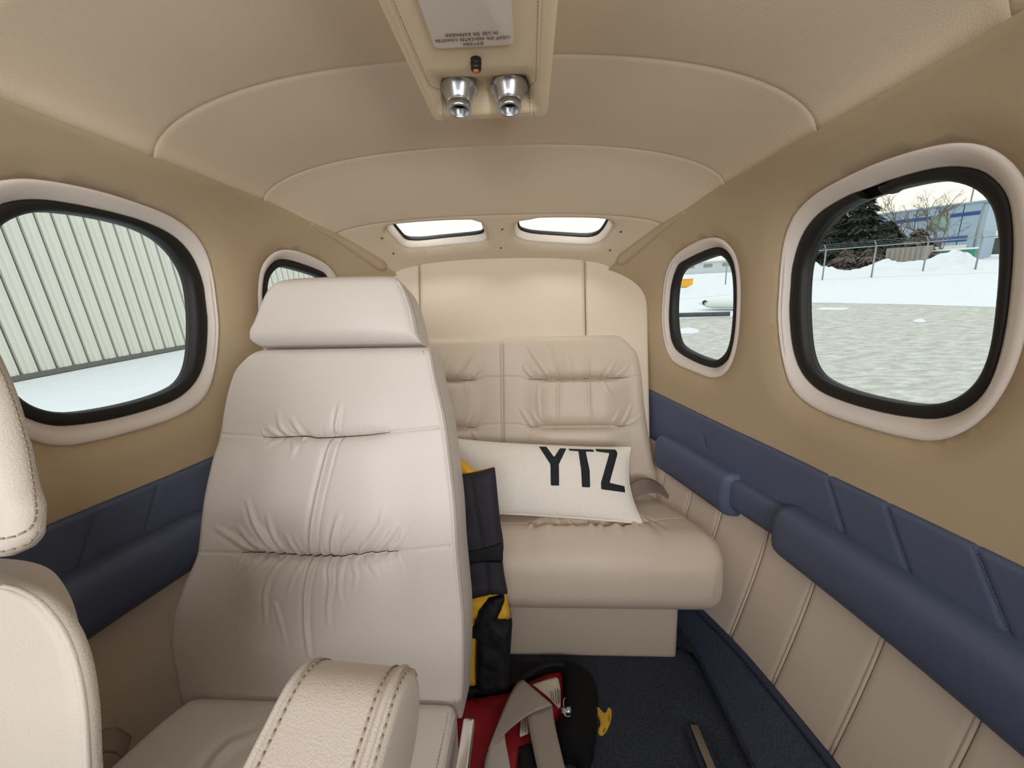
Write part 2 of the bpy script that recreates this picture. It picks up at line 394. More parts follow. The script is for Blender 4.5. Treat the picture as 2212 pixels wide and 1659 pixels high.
def ridge(X, V, pts, a, sg, tap=0.8):
    """raised fold along a polyline with a dark valley on one side; strongest at its first point"""
    p = np.asarray(pts, float); seg = np.diff(p, axis=0); ln = np.linalg.norm(seg, axis=1); tot = ln.sum(); out = np.zeros_like(X); best = np.full(X.shape, 1e9); sd = np.zeros_like(X); u = np.zeros_like(X); acc = 0
    k = (X > p[:, 0].min()-6*sg) & (X < p[:, 0].max()+6*sg) & (V > p[:, 1].min()-6*sg) & (V < p[:, 1].max()+6*sg)
    x, v = X[k], V[k]; best = np.full(x.shape, 1e9); sd = np.zeros_like(x); u = np.zeros_like(x)
    for i in range(len(seg)):
        t = np.clip(((x-p[i, 0])*seg[i, 0]+(v-p[i, 1])*seg[i, 1])/(ln[i]**2+1e-15), 0, 1)
        dx, dv = x-(p[i, 0]+t*seg[i, 0]), v-(p[i, 1]+t*seg[i, 1]); d = np.hypot(dx, dv); w = d < best
        best = np.where(w, d, best); sd = np.where(w, np.sign(seg[i, 0]*dv-seg[i, 1]*dx)*d, sd); u = np.where(w, (acc+t*ln[i])/tot, u); acc += ln[i]
    out[k] = a*(np.exp(-(best/sg)**2)-0.7*np.exp(-((sd-1.7*sg)/sg)**2)-0.35*np.exp(-((sd+1.9*sg)/sg)**2))*(1-u)**tap
    return out
def seam(X, V, vs, x0, x1, deep, thin, soft=0.012, puff=0.004, L=0.022, gw=0.0016):
    """gathered seam: thin line everywhere, deep pull between x0 and x1"""
    dv = V-vs(X); m = sstep(x0-soft, x0+soft*2, X)*(1-sstep(x1-soft*2, x1+soft, X))
    g = -(deep*m)*np.exp(-np.abs(dv)/0.0055)-thin*np.exp(-(dv/0.0018)**2)
    return g+puff*m*(np.abs(dv)/L)*np.exp(1-np.abs(dv)/L)
def fan(X, V, vs, x0, x1, n, updown, seed, a=0.0016, ln=(0.02, 0.06), tilt=0.5, sg=(0.0022, 0.004)):
    rr = random.Random(seed); out = np.zeros_like(X); xc = (x0+x1)/2; hw = (x1-x0)/2
    for i in range(n):
        x = x0+(x1-x0)*(i+0.5+rr.uniform(-.35, .35))/n; q = (x-xc)/hw; l = rr.uniform(*ln)*(1-0.35*abs(q))
        v = float(vs(np.array([x]))[0]); k = tilt*q*abs(q)**.4+rr.uniform(-.08, .08)
        p = [(x, v), (x+k*l*.45, v+updown*l*.5), (x+k*l*.75, v+updown*l)]
        out += ridge(X, V, p, a*rr.uniform(.5, 1.3), rr.uniform(*sg), 0.9)
    return out
def puffed(poly2, to3, h, spacing, edge=0.012, thick=0.004, wr=0.0, wscale=30, seed=0, holes=(), smooth_it=1, wave=None):
    """soft flat bag: outline in 2-D, domed top, closed underneath. to3(x, y, d) maps to space"""
    poly = resample(chaikin(poly2, smooth_it), max(24, int(np.linalg.norm(np.diff(np.vstack([poly2, poly2[:1]]), axis=0), axis=1).sum()/spacing)))
    v, f = cdt_fill(poly, holes, spacing); d = poly_dist(v, poly)
    for hh in holes: d = np.minimum(d, poly_dist(v, hh))
    e = np.clip(d/edge, 0, 1); z = h*np.sqrt(np.maximum(1-(1-e)**2, 0))
    if wr: z = z+wr*vnoise(v, wscale, seed)*e+0.5*wr*vnoise(v, wscale*2.3, seed+3)*e
    if wave is not None: z = z+wave(v[:, 0], v[:, 1])
    top = to3(v[:, 0], v[:, 1], z+thick*.5); bot = to3(v[:, 0], v[:, 1], np.full(len(v), -thick*.5)+(wave(v[:, 0], v[:, 1]) if wave is not None else 0))
    n = len(v); F = list(f)+[tuple(i+n for i in t[::-1]) for t in f]
    from collections import Counter
    cnt = Counter()
    for t in f:
        for a, b in ((t[0], t[1]), (t[1], t[2]), (t[2], t[0])): cnt[(a, b)] += 1
    for (a, b) in list(cnt):
        if (b, a) not in cnt: F.append((b, a, a+n, b+n))
    return np.vstack([top, bot]), F
def prism(poly2, to3, T, r=0.004, seg=4):
    """extruded convex-ish outline (2-D) centred on its plane, thickness T, rounded rim r"""
    p = np.asarray(poly2, float); n = len(p)
    t = np.roll(p, -1, 0)-np.roll(p, 1, 0); t /= np.linalg.norm(t, axis=1)[:, None]+1e-12; nr = np.stack([t[:, 1], -t[:, 0]], 1)
    ar = 0.5*np.sum(p[:, 0]*np.roll(p[:, 1], -1)-np.roll(p[:, 0], -1)*p[:, 1]); nr = nr if ar > 0 else -nr
    rings = []
    for k in range(seg+1): a = math.pi/2*(1-k/seg); rings.append((r*(1-math.cos(a)), T/2-r+r*math.sin(a)))
    prof = rings+[(i, -d) for i, d in rings[::-1]]
    V = np.vstack([to3(p[:, 0]-nr[:, 0]*i, p[:, 1]-nr[:, 1]*i, np.full(n, d)) for i, d in prof])
    return V, grid_faces(len(prof), n, wrap=True)+[tuple(range(n-1, -1, -1)), tuple((len(prof)-1)*n+k for k in range(n))]

# ================================================================== CABIN SHELL
Wf = smooth_interp([-.8, 0, .4, .7, .9, 1.1, 1.3], [.63, .635, .625, .59, .535, .465, .39])
ZRf = smooth_interp([-.8, .3, .63, .86, 1.05, 1.2, 1.3], [.262, .26, .255, .257, .225, .148, .10])
RXf = smooth_interp([-.8, .3, .42, .63, .86, 1.05, 1.2, 1.3], [.535, .52, .519, .492, .475, .421, .325, .27])
ZCf = smooth_interp([-.8, .3, .63, .86, 1.05, 1.22, 1.3], [.39, .392, .383, .357, .271, .187, .15])
def wall_x(Y, z):
    Y = np.asarray(Y, float); z = np.asarray(z, float); W, zr, rx = Wf(Y), ZRf(Y), RXf(Y)
    t = np.clip((z-.02)/np.maximum(zr-.02, .02), 0, 1.0)
    lo = np.clip((-.45-z)/.25, 0, 1.02)
    return W-(W-rx)*t**2.8-.06*lo**1.2
def ceil_z(x, Y):
    Y = np.asarray(Y, float); rx = RXf(Y)+.012; zr = ZRf(Y)+.001
    t = np.clip(np.abs(x)/rx, 0, 1); return zr+(ZCf(Y)-zr)*np.sqrt(np.maximum(1-t**2.4, 0))
def surf(px, py, off=0.0, side=1):
    d = ray(px, py); t = np.linspace(.03, 3, 3000); p = CAM+t[:, None]*d
    k = np.argmax(side*p[:, 0] > wall_x(p[:, 1], p[:, 2])-off); return p[k]
def ceil_hit(px, py, off=0.0):
    d = ray(px, py); t = np.linspace(.05, 3, 3000); p = CAM+t[:, None]*d
    k = np.argmax(p[:, 2] > ceil_z(p[:, 0], p[:, 1])+off); return p[k]

BIG_TRIM = [(85, 900), (95, 640), (140, 480), (240, 370), (400, 280), (600, 190), (850, 118), (1000, 108), (1110, 130), (1200, 190), (1270, 280), (1310, 420), (1325, 600), (1318, 820), (1285, 1000), (1240, 1170), (1170, 1320), (1080, 1440), (960, 1520), (840, 1555), (700, 1540), (450, 1470), (260, 1400), (150, 1310), (110, 1170), (90, 1020)]
BIG_RUB = [(150, 860), (160, 720), (195, 580), (270, 470), (400, 390), (540, 335), (750, 270), (900, 240), (1040, 250), (1120, 300), (1180, 380), (1200, 520), (1190, 750), (1170, 980), (1130, 1180), (1070, 1310), (980, 1390), (870, 1430), (770, 1430), (600, 1405), (400, 1350), (280, 1300), (200, 1210), (160, 1080)]
BIG_IN = [(212, 800), (222, 690), (255, 590), (320, 490), (420, 415), (560, 360), (700, 320), (850, 292), (960, 300), (1060, 340), (1120, 400), (1155, 500), (1165, 700), (1150, 900), (1125, 1100), (1080, 1230), (1010, 1310), (920, 1360), (820, 1378), (700, 1370), (500, 1330), (350, 1280), (270, 1230), (225, 1130), (210, 950)]
SM_TRIM = [(140, 900), (150, 650), (180, 480), (230, 340), (300, 240), (430, 155), (560, 90), (680, 62), (780, 80), (860, 140), (930, 240), (965, 360), (985, 550), (985, 900), (960, 1200), (900, 1430), (820, 1550), (720, 1595), (630, 1585), (500, 1530), (260, 1435), (190, 1290), (155, 1100)]
SM_RUB = [(212, 800), (220, 620), (245, 490), (320, 370), (450, 300), (600, 230), (700, 195), (780, 190), (840, 230), (900, 310), (940, 420), (957, 600), (955, 900), (925, 1180), (885, 1330), (820, 1410), (740, 1465), (650, 1455), (500, 1400), (320, 1300), (260, 1190), (225, 1030)]
SM_IN = [(272, 800), (280, 640), (308, 500), (360, 405), (450, 360), (600, 300), (700, 265), (770, 255), (830, 285), (885, 350), (915, 440), (930, 600), (928, 900), (902, 1150), (865, 1290), (810, 1360), (740, 1400), (660, 1395), (500, 1335), (350, 1255), (302, 1170), (277, 1000)]
def bigpx(l): return [(1640+x*.4462, 260+y*.4462) for x, y in l]
def smpx(l): return [(1400+x*.1989, 500+y*.1989) for x, y in l]
def outline(pxs, off):
    q = np.array([surf(x, y, off) for x, y in pxs])[:, 1:]
    return chaikin(q, 2)
def polar(loop, c, n=128):
    a = np.arctan2(loop[:, 1]-c[1], loop[:, 0]-c[0]); r = np.hypot(loop[:, 0]-c[0], loop[:, 1]-c[1])
    k = np.argsort(a); a, r = a[k], r[k]
    th = np.linspace(-math.pi, math.pi, n, endpoint=False); return th, np.interp(th, a, r, period=2*math.pi)
WIN = []
for nm, tr, ru, inn, cv in (('big', BIG_TRIM, BIG_RUB, BIG_IN, bigpx), ('small', SM_TRIM, SM_RUB, SM_IN, smpx)):
    a, b, c = outline(cv(tr), -.010), outline(cv(ru), -.024), outline(cv(inn), -.028)
    cen = b.mean(0); th, ra = polar(a, cen); _, rb = polar(b, cen); _, rc = polar(c, cen)
    rb = np.minimum(rb+.004, ra-.008); rc = np.minimum(rc, rb-.007)
    WIN.append(dict(name=nm, c=cen, th=th, ra=ra, rb=rb, rc=rc))
def win_loop(w, r): return np.stack([w['c'][0]+r*np.cos(w['th']), w['c'][1]+r*np.sin(w['th'])], 1)
BLUE_TOP = smooth_interp([-.8, .4, .65, .86, 1.17, 1.3], [-.285, -.28, -.274, -.256, -.211, -.19])
BLUE_BOT = smooth_interp([-.8, .4, .74, 1.15, 1.3], [-.375, -.373, -.366, -.327, -.31])
Y0, Y1 = -.45, 1.26
def wall_dish(Yv, zv):
    p = np.stack([Yv, zv], 1); d = np.full(len(p), 9.0)
    for w in WIN: d = np.minimum(d, poly_dist(p, win_loop(w, w['ra'])[::2]))
    return .011*np.exp(-(d/.022)**2)+.003*np.exp(-(d/.004)**2)
PLEATS_PX = [((1486, 1028), (1481, 1090)), ((1548, 1069), (1540, 1152)), ((1631, 1134), (1590, 1375)), ((1724, 1232), (1680, 1504)), ((1859, 1344), (1818, 1659)), ((2084, 1530), (2064, 1659))]
PY = sorted([(surf(*a)[1]+surf(*b, .02)[1])/2 for a, b in PLEATS_PX])
PY = [-.45, -.28, -.13, .03, .17]+[.3]+PY+[1.09, 1.25]
PY = [y for i, y in enumerate(PY) if i == 0 or y-PY[i-1] > .03]

def build_wall(side):
    nm = 'right' if side > 0 else 'left'
    root = thing('wall_'+nm, (side*.64, .4, -.77), kind='structure')
    # --- upper trim panel with window openings
    ys = np.linspace(Y0, Y1, 70)
    top = np.stack([ys, ZRf(ys)], 1)[::-1]; bot = np.stack([ys, BLUE_TOP(ys)-.01], 1)
    outer = np.vstack([bot, top])
    holes = [resample(win_loop(w, w['ra']), 90) for w in WIN]
    v, f = cdt_fill(outer, holes, .011)
    x = wall_x(v[:, 0], v[:, 1])+wall_dish(v[:, 0], v[:, 1])*np.clip((ZRf(v[:, 0])-v[:, 1])/.03, 0, 1)
    V = np.stack([side*x, v[:, 0], v[:, 1]], 1)
    # rolled upper edge
    a = np.linspace(0, 1.25*math.pi, 9); yy = ys; R = .005
    lip = np.array([[(side*(RXf(y)+R-R*math.cos(t)), y, ZRf(y)+R*math.sin(t)) for t in a] for y in yy]).reshape(-1, 3)
    F = [t if side < 0 else t[::-1] for t in f]
    V2, F2 = merge((V, F), (lip, grid_faces(len(ys), 9, flip=side > 0)))
    up_ = mk('upper_trim_panel', V2, F2, 'wall', root, label='tan suede wall panel around the windows', solid=.008)
    bm_ = bmesh.new(); bm_.from_mesh(up_.data); bmesh.ops.remove_doubles(bm_, verts=bm_.verts, dist=4e-4)
    bmesh.ops.recalc_face_normals(bm_, faces=bm_.faces); bm_.normal_update()
    if sum(f.normal.x*f.calc_area() for f in bm_.faces)*side > 0: bmesh.ops.reverse_faces(bm_, faces=bm_.faces)
    bm_.to_mesh(up_.data); bm_.free()
    # --- blue quilted band
    yy = np.linspace(Y0, Y1, 420); q = np.linspace(0, 1, 26); Yg, Q = np.meshgrid(yy, q, indexing='ij')
    zt, zb = BLUE_TOP(Yg), BLUE_BOT(Yg)-.03; Zg = zb+(zt-zb)*Q
    prot = .006*np.sqrt(np.clip(1-(1-np.clip((zt-Zg)/.008, 0, 1))**2, 0, 1))
    if side > 0: Q_PX = [((1522, 937), (1530, 966)), ((1794, 1028), (1833, 1157)), ((1921, 1090), (1976, 1245)), ((2115, 1183), (2193, 1375))]
    else: Q_PX = [((198, 1111), (157, 1242)), ((336, 1044), (306, 1160))]
    st = []; flat = np.stack([Yg.ravel(), Zg.ravel()], 1)
    for a1, b1 in Q_PX:
        A, B = surf(*a1, 0, side)[1:], surf(*b1, 0, side)[1:]
        d = poly_dist(flat, [A, B], False).reshape(Yg.shape); prot = prot-.004*np.exp(-(d/.0025)**2)
        n = 24; l = A+(B-A)*np.linspace(0, 1, n)[:, None]
        st.append(stitches(np.stack([side*(wall_x(l[:, 0], l[:, 1])-.0042), l[:, 0], l[:, 1]], 1), .0042, .003, .0005))
    X = side*(wall_x(Yg, Zg)-prot)
    band = mk('quilted_band', np.stack([X, Yg, Zg], -1).reshape(-1, 3), grid_faces(420, 26, flip=side < 0), 'blue', root, label='blue padded leather band below the windows', solid=.006)
    sv, sf = merge(*st); mk('stitching', sv, sf, 'threadb', band, kind='stuff')
    # --- lower panels between welts
    PYs = PY if side > 0 else [y for y in PY if not .41 < y < .76]
    for i in range(len(PYs)-1):
        y0, y1 = PYs[i], PYs[i+1]
        u = np.linspace(0, 1, 20); qz = np.linspace(0, 1, 24); U, Zq = np.meshgrid(u, qz, indexing='ij'); Yg = y0+(y1-y0)*U; Zg = -.79+(BLUE_BOT(Yg)-.012+.79)*Zq
        e = np.minimum(U, 1-U)*(y1-y0); pf = .005*np.sqrt(np.clip(1-(1-np.clip(e/.010, 0, 1))**2, 0, 1))-.004
        mk('pleated_panel', np.stack([side*(wall_x(Yg, Zg)-pf), Yg, Zg], -1).reshape(-1, 3), grid_faces(20, 24, flip=side < 0), 'lower', root, solid=.006)
    for y in PYs[1:-1]:
        zz = np.linspace(-.70, float(BLUE_BOT(y))-.02, 12)
        p = np.stack([side*(wall_x(np.full(12, y), zz)+.0008), np.full(12, y), zz], 1)
        mk('welt', *tube(p, .0026, 8), 'lower', root)
    yy = np.linspace(.98, 1.185, 24); rr = np.interp(yy, [.98, 1.06, 1.17, 1.178, 1.185], [.006, .011, .017, .012, .003])
    mk('rail_bolster', *tube(np.stack([side*(RXf(yy)+.006), yy, ZRf(yy)+.002], 1), rr, 14), 'wall', root)
    return root
build_wall(1); build_wall(-1)

def build_window(w, side, num):
    root = thing('window_%d' % num, (side*.6, w['c'][0], w['c'][1]), kind='structure')
    N = len(w['th'])
    # surround: padded ring diving outwards from the wall to the seal
    ts = np.linspace(0, 1, 14); rows = []
    for t in ts:
        r = w['ra']*(1-t)+w['rb']*t; l = win_loop(w, r)
        d0 = .012; d = d0+(.027-d0)*t**1.5-.0045*math.sin(math.pi*min(1, t*1.2))**.7*(1-t*.4)
        rows.append(np.stack([side*(wall_x(l[:, 0], l[:, 1])+d), l[:, 0], l[:, 1]], 1))
    l0 = win_loop(w, w['ra']+.003); rows.insert(0, np.stack([side*(wall_x(l0[:, 0], l0[:, 1])+.022), l0[:, 0], l0[:, 1]], 1))
    mk('window_surround', np.vstack(rows), grid_faces(len(rows), N, wrap=True, flip=side > 0), 'surround', root, label='pale padded surround', solid=.006)
    # black rubber seal (the big right one has a gap in its upper edge)
    prof = [(1.08, .034), (1.03, .027), (.92, .0245), (.6, .0238), (.3, .0243), (.08, .0262), (0, .030), (-.04, .040)]
    rows = []
    for q, d in prof:
        r = w['rc']+(w['rb']-w['rc'])*q; l = win_loop(w, r)
        rows.append(np.stack([side*(wall_x(l[:, 0], l[:, 1])+d), l[:, 0], l[:, 1]], 1))
    R = np.array(rows); keep = np.arange(N); wrap = True
    if side > 0 and w['name'] == 'big':
        g = surf(1890, 418, -.026); ang = math.atan2(g[2]-w['c'][1], g[1]-w['c'][0]); k = int(np.argmin(np.abs(np.angle(np.exp(1j*(w['th']-ang))))))
        keep = (np.arange(N-3)+k+2) % N; wrap = False
        R = R.copy(); tail = [(k+1+j) % N for j in range(3)]
        R[:, tail, 2] -= .003
    R = R[:, keep]; n = R.shape[1]
    F = grid_faces(len(prof), n, wrap=wrap, flip=side > 0)
    if not wrap: F += [tuple(i*n for i in range(len(prof))), tuple(i*n+n-1 for i in range(len(prof)-1, -1, -1))]
    mk('rubber_seal', R.reshape(-1, 3), F, 'rubber', root, label='black rubber seal')
    # pane
    l = win_loop(w, w['rc']+.006); v, f = cdt_fill(l, (), .02)
    V = np.stack([side*(wall_x(v[:, 0], v[:, 1])+.040), v[:, 0], v[:, 1]], 1)
    mk('pane', V, f if side < 0 else [t[::-1] for t in f], 'glass', root)
    # outer skin reveal so that no daylight slips between seal and wall
    rows = []
    for q, d in ((-.04, .036), (-.04, .044), (3.2, .044), (3.2, .012)):
        r = w['rc']+(w['rb']-w['rc'])*q; l = win_loop(w, r if q < 1 else w['ra']+.02)
        rows.append(np.stack([side*(wall_x(l[:, 0], l[:, 1])+d), l[:, 0], l[:, 1]], 1))
    mk('outer_frame', np.vstack(rows), grid_faces(4, N, wrap=True, flip=side > 0), 'rubber', root)
build_window(WIN[0], 1, 1); build_window(WIN[1], 1, 2); build_window(WIN[0], -1, 3); build_window(WIN[1], -1, 4)

# --- ceiling
ceil = thing('ceiling', (0, .3, .25), kind='structure')
SEAMS = [-.45, .0, .425, .63, .86, 1.05]
for i in range(len(SEAMS)-1):
    y0, y1 = SEAMS[i], SEAMS[i+1]; nu, nv = 90, 40
    s = dense(nu, 1.6); u = (dense(nv, 2.6)+1)/2; S, U = np.meshgrid(s, u, indexing='ij'); Yg = y0+(y1-y0)*U
    X = S*(RXf(Yg)+.0119); Zg = ceil_z(X, Yg); e = np.minimum(U, 1-U)*(y1-y0)
    Zg = Zg-.004*np.sqrt(np.clip(1-(1-np.clip(e/.008, 0, 1))**2, 0, 1))-.006*np.sin(math.pi*U)*(1-S**4)+.004
    V = np.stack([X, Yg, Zg], -1)
    ed = np.concatenate([[V[0]+np.array([-.035, 0, .012])], V, [V[-1]+np.array([.035, 0, .012])]])
    mk('headliner_panel', ed.reshape(-1, 3), grid_faces(nu+2, nv), 'head', ceil, solid=-.006)
for y in SEAMS[1:]:
    x = np.linspace(-1, 1, 90)*(RXf(y)+.008); mk('seam_welt', *tube(np.stack([x, np.full(90, y), ceil_z(x, np.full(90, y))+.0052], 1), .0016, 6), 'head', ceil)
# skylight panel
LSK = [(60, 165), (75, 140), (110, 122), (400, 95), (740, 78), (870, 86), (930, 105), (955, 130), (985, 210), (1000, 262), (950, 292), (800, 308), (600, 325), (400, 348), (290, 350), (215, 335), (160, 280), (110, 225)]
RSK = [(1240, 125), (1290, 92), (1500, 62), (1800, 60), (2040, 66), (2115, 92), (2150, 125), (2140, 160), (2080, 250), (2010, 305), (1900, 322), (1650, 308), (1400, 290), (1290, 265), (1242, 230), (1235, 170)]
def skpx(l): return [(820+x*.2351, 460+y*.2351) for x, y in l]
sk2 = []
for L in (LSK, RSK):
    q = np.array([ceil_hit(x, y) for x, y in skpx(L)])[:, :2]; sk2.append(resample(chaikin(q, 1), 72))
ys = np.linspace(1.05, 1.235, 16)
outer = np.vstack([np.stack([RXf(ys)+.0115, ys], 1), np.stack([-(RXf(ys)+.0115), ys], 1)[::-1]])
v, f = cdt_fill(outer, sk2, .009, edge_step=.009)
d = np.minimum(poly_dist(v, sk2[0]), poly_dist(v, sk2[1]))
z = ceil_z(v[:, 0], v[:, 1])+.012*np.exp(-(d/.007)**2)-.004*sstep(0, .006, v[:, 1]-1.05)
skp = mk('skylight_panel', np.stack([v[:, 0], v[:, 1], z], 1), [t[::-1] for t in f], 'head', ceil, label='rear panel with two skylights', solid=.005)
for px, py in [(1085, 492), (1082, 533), (825, 512), (850, 545), (1341, 498), (1318, 538), (1078, 531)][:6]:
    p = ceil_hit(px, py); mk('screw', *lathe([(0.0001, -.001), (.0028, -.001), (.0036, .0015), (.0036, .004)], p+np.array([0, 0, -.0045]), (0, -.25, 1), 14), 'screw', skp)
nrm = np.array([0, .35, .937])
for k, hl in enumerate(sk2):
    root = thing('window_%d' % (5+k), (hl[:, 0].mean(), hl[:, 1].mean(), .24), kind='structure')
    c = hl.mean(0); b3 = np.stack([hl[:, 0], hl[:, 1], ceil_z(hl[:, 0], hl[:, 1])+.010], 1); cc = b3.mean(0)
    def ringk(scale, up): return cc+(b3-cc)*np.array([scale, 1-(1-scale)*1.6, 1])+nrm*up
    rows = [ringk(1.01, -.001), ringk(1.0, .001), ringk(.985, .004), ringk(.965, .010), ringk(.955, .018), ringk(.95, .022)]
    mk('skylight_trim', np.vstack(rows), grid_faces(6, 72, wrap=True, flip=True), 'surround', root, solid=-.003)
    rows = [ringk(.965, .020), ringk(.935, .0185), ringk(.905, .021), ringk(.90, .027), ringk(.96, .034)]
    mk('rubber_seal', np.vstack(rows), grid_faces(5, 72, wrap=True, flip=True), 'rubber', root)
    g = ringk(.95, .029); mk('pane', np.vstack([g, [g.mean(0)]]), [(i, (i+1) % 72, 72) for i in range(72)], 'glass', root)

# --- rear bulkhead: three padded panels
bk = thing('wall_back', (0, 1.19, -.77), kind='structure')
BF = Frame((0, 1.183, 0), (1, 0, 0), (0, .18, 1))
bx0 = BF.loc(905, 640)[0]; bx1 = BF.loc(1265, 640)[0]
for x0, x1 in ((-.435, bx0-.001), (bx0+.001, bx1-.001), (bx1+.001, .435)):
    v_, f_ = cushion(BF, ([-.075, .05, .212] if abs(x0+x1) < .1 else [-.36, 0, .212]), [x0]*3, [x1]*3, .03, .008, N=40, Mv=40); mk('bulkhead_panel', v_, f_, 'bulk', bk)
v_, f_ = box(-.40, .40, 1.245, 1.265, -.8, .10); mk('bulkhead_backing', v_, f_, 'dark', bk, smooth=False)

# --- floor, carpet ledges, mat with slotted rail
flo = thing('floor', (0, .4, -.79), kind='structure')
v_, f_ = box(-.66, .66, -.8, 1.26, -.80, -.776); mk('carpet_base', v_, f_, 'carpet', flo, smooth=False)
LX = .465
for s in (1, -1):
    yy = np.linspace(-.8, 1.24, 60); u = np.linspace(0, 1, 14); Yg, U = np.meshgrid(yy, u, indexing='ij')
    xo = wall_x(yy, np.full(60, -.705))[:, None]+.004; xi = np.minimum(LX, xo-.03); X = xi+(xo-xi)*U; Zg = -.776+.076*U**1.25+.004*np.sin(math.pi*U)
    led = mk('carpet_ledge', np.stack([s*X, Yg, Zg], -1).reshape(-1, 3), grid_faces(60, 14, flip=s < 0), 'carpet2', flo, solid=.01)
    p = np.stack([s*(wall_x(yy, np.full(60, -.70))-.004), yy, np.full(60, -.701)], 1); mk('binding', *tube(p, .0085, 10), 'binding', led)
cc_ = atZ(1500, 1400, -.768)
mat_out = np.array([(LX-.006, -.8), (LX-.006, .795), (LX-.012, .815), (LX-.03, .826), (-LX+.03, .826), (-LX+.012, .815), (-LX+.006, .795), (-LX+.006, -.8)])
ra0 = atZ(1488, 1552, -.768); ra1 = atZ(1535, 1659, -.768); rx = (ra0[0]+ra1[0])/2+.004
def slot(cx, y1, hw):
    a = np.linspace(0, math.pi, 9); return np.vstack([np.stack([cx+hw*np.cos(a), y1-hw+hw*np.sin(a)], 1), [(cx-hw, -.5), (cx+hw, -.5)]])
ends = [(rx, ra0[1]+.012), (-.33, .62), (-.11, .62)]
holes = [slot(cx, y, .017) for cx, y in ends]
v, f = cdt_fill(resample(mat_out, 160), [resample(h, 60) for h in holes], .02)
d = poly_dist(v, resample(mat_out, 160))
for h in holes: d = np.minimum(d, poly_dist(v, h))
z = -.778+.011*np.sqrt(1-(1-np.clip(d/.010, 0, 1))**2)
mk('carpet_mat', np.stack([v[:, 0], v[:, 1], z], 1), f, 'carpet', flo, label='dark blue carpet laid inside the ledges', solid=-.002)
for cx, y in ends:
    v_, f_ = box(cx-.0075, cx+.0075, -.5, y-.022, -.777, -.7685); mk('seat_rail', v_, f_, 'steel', flo, smooth=False, bevel=.0015, label='bright metal seat rail in a slot')

# --- unseen dash box behind the camera, added to block low frontal light
wf_ = thing('wall_front', (0, -.48, -.77), kind='structure')
v_, f_ = box(-.60, .60, -.56, -.44, -.78, -.14); mk('instrument_panel', v_, f_, 'frame', wf_, smooth=False, bevel=.03)

# ================================================================== SIDE RAILS (armrests along the walls)
def rail_piece(y0, y1, side, z0, z1, prot, n=40, endr=.02):
    yy = np.linspace(y0, y1, n); q = np.linspace(0, 2*math.pi, 29)[:-1]; V = []
    for y in yy:
        e = min(y-y0, y1-y); k = 1-max(0, 1-e/endr)**2.2*.55; kz = 1-max(0, 1-e/endr)**2.2*.18
        za, zb = z0(y), z1(y); zm, hz = (za+zb)/2, (zb-za)/2*kz
        for a in q:
            c, s_ = math.cos(a), math.sin(a); p = 3.6
            xx = prot*k*np.sign(c)*abs(c)**(2/p); zz = hz*np.sign(s_)*abs(s_)**(2/p)
            V.append((side*(float(wall_x(y, zm+zz))-xx), y, zm+zz))
    n28 = 28; F = grid_faces(n, n28, wrap=True, flip=side > 0)+[tuple(range(n28)), tuple((n-1)*n28+k for k in range(n28-1, -1, -1))]
    return np.array(V), F
zt_l = lambda y: float(BLUE_BOT(y))+.012; zb_l = lambda y: float(BLUE_BOT(y))-.092
zt_b = lambda y: float(BLUE_BOT(y))+.000; zb_b = lambda y: float(BLUE_BOT(y))-.072
yA = surf(1660, 1130, .045)[1]; yB = surf(1572, 1030, .035)[1]; yC = surf(1420, 965, .03)[1]
armr = thing('armrest_rail', (.58, .5, -.45), 'blue leather armrest rail along the right wall, slim bar exposed between two pads', 'armrest', 'blue armrest rails')
mk('rear_pad', *rail_piece(yB, min(yC, 1.13), 1, zb_l, zt_l, .042, 60, .008), 'blue', armr)
mk('bar', *rail_piece(yA-.03, yB+.03, 1, zb_b, zt_b, .026, 20), 'blue', armr)
mk('front_pad', *rail_piece(-.42, yA, 1, zb_l, zt_l, .048, 110, .016), 'blue', armr)
yy = np.linspace(0, 1, 1); 
arml = thing('armrest_rail', (-.58, .5, -.45), 'blue leather armrest rail on the left wall, beside the single seat', 'armrest', 'blue armrest rails')
mk('front_pad', *rail_piece(-.42, .70, -1, zb_l, zt_l, .048, 60), 'blue', arml)
mk('bar', *rail_piece(.68, 1.0, -1, zb_b, zt_b, .026, 20), 'blue', arml)

# ================================================================== OVERHEAD CONSOLE
con = thing('overhead_console', (.028, .4, .30), 'tan suede overhead console hanging from the ceiling with two metal air vents', 'console')
CF = Frame((.0275, 0, .288), (-1, 0, 0), (0, 1, 0))     # outward normal points down
endY = (atZ(945, 266, .290)[1]+atZ(1178, 256, .290)[1])/2
def con_disp(X, V):
    y = V; m = 1-sstep(.052, .072, np.abs(X)+.10*np.clip(y-.50, 0, 1)*0)
    rec = -.026*sstep(.495, .575, y)*(1-sstep(.582, .603, y))
    return rec*m-.0012*np.exp(-((np.abs(X)-(.069-.16*np.clip(y-.535, 0, .05)+.1*np.clip(y-.585, 0, .03)))/.0012)**2)
v_, f_ = cushion(CF, [-.35, .2, endY], [-.0855]*3, [.0855]*3, .125, .018, con_disp, 150, 260, rv=.014)
body = mk('console_body', v_, f_, 'console', con)
for s in (1, -1):
    yy = np.linspace(.25, endY-.02, 60); xx = s*(.0655-.16*np.clip(yy-.535, 0, .05)+.1*np.clip(yy-.585, 0, .03))
    rec = -.026*sstep(.495, .575, yy)*(1-sstep(.582, .603, yy))*(1-sstep(.052, .072, np.abs(xx)))
    mk('stitching', *stitches(CF.to(xx, yy, rec+.0002), .0045, .0028, .0004), 'thread', body, kind='stuff')
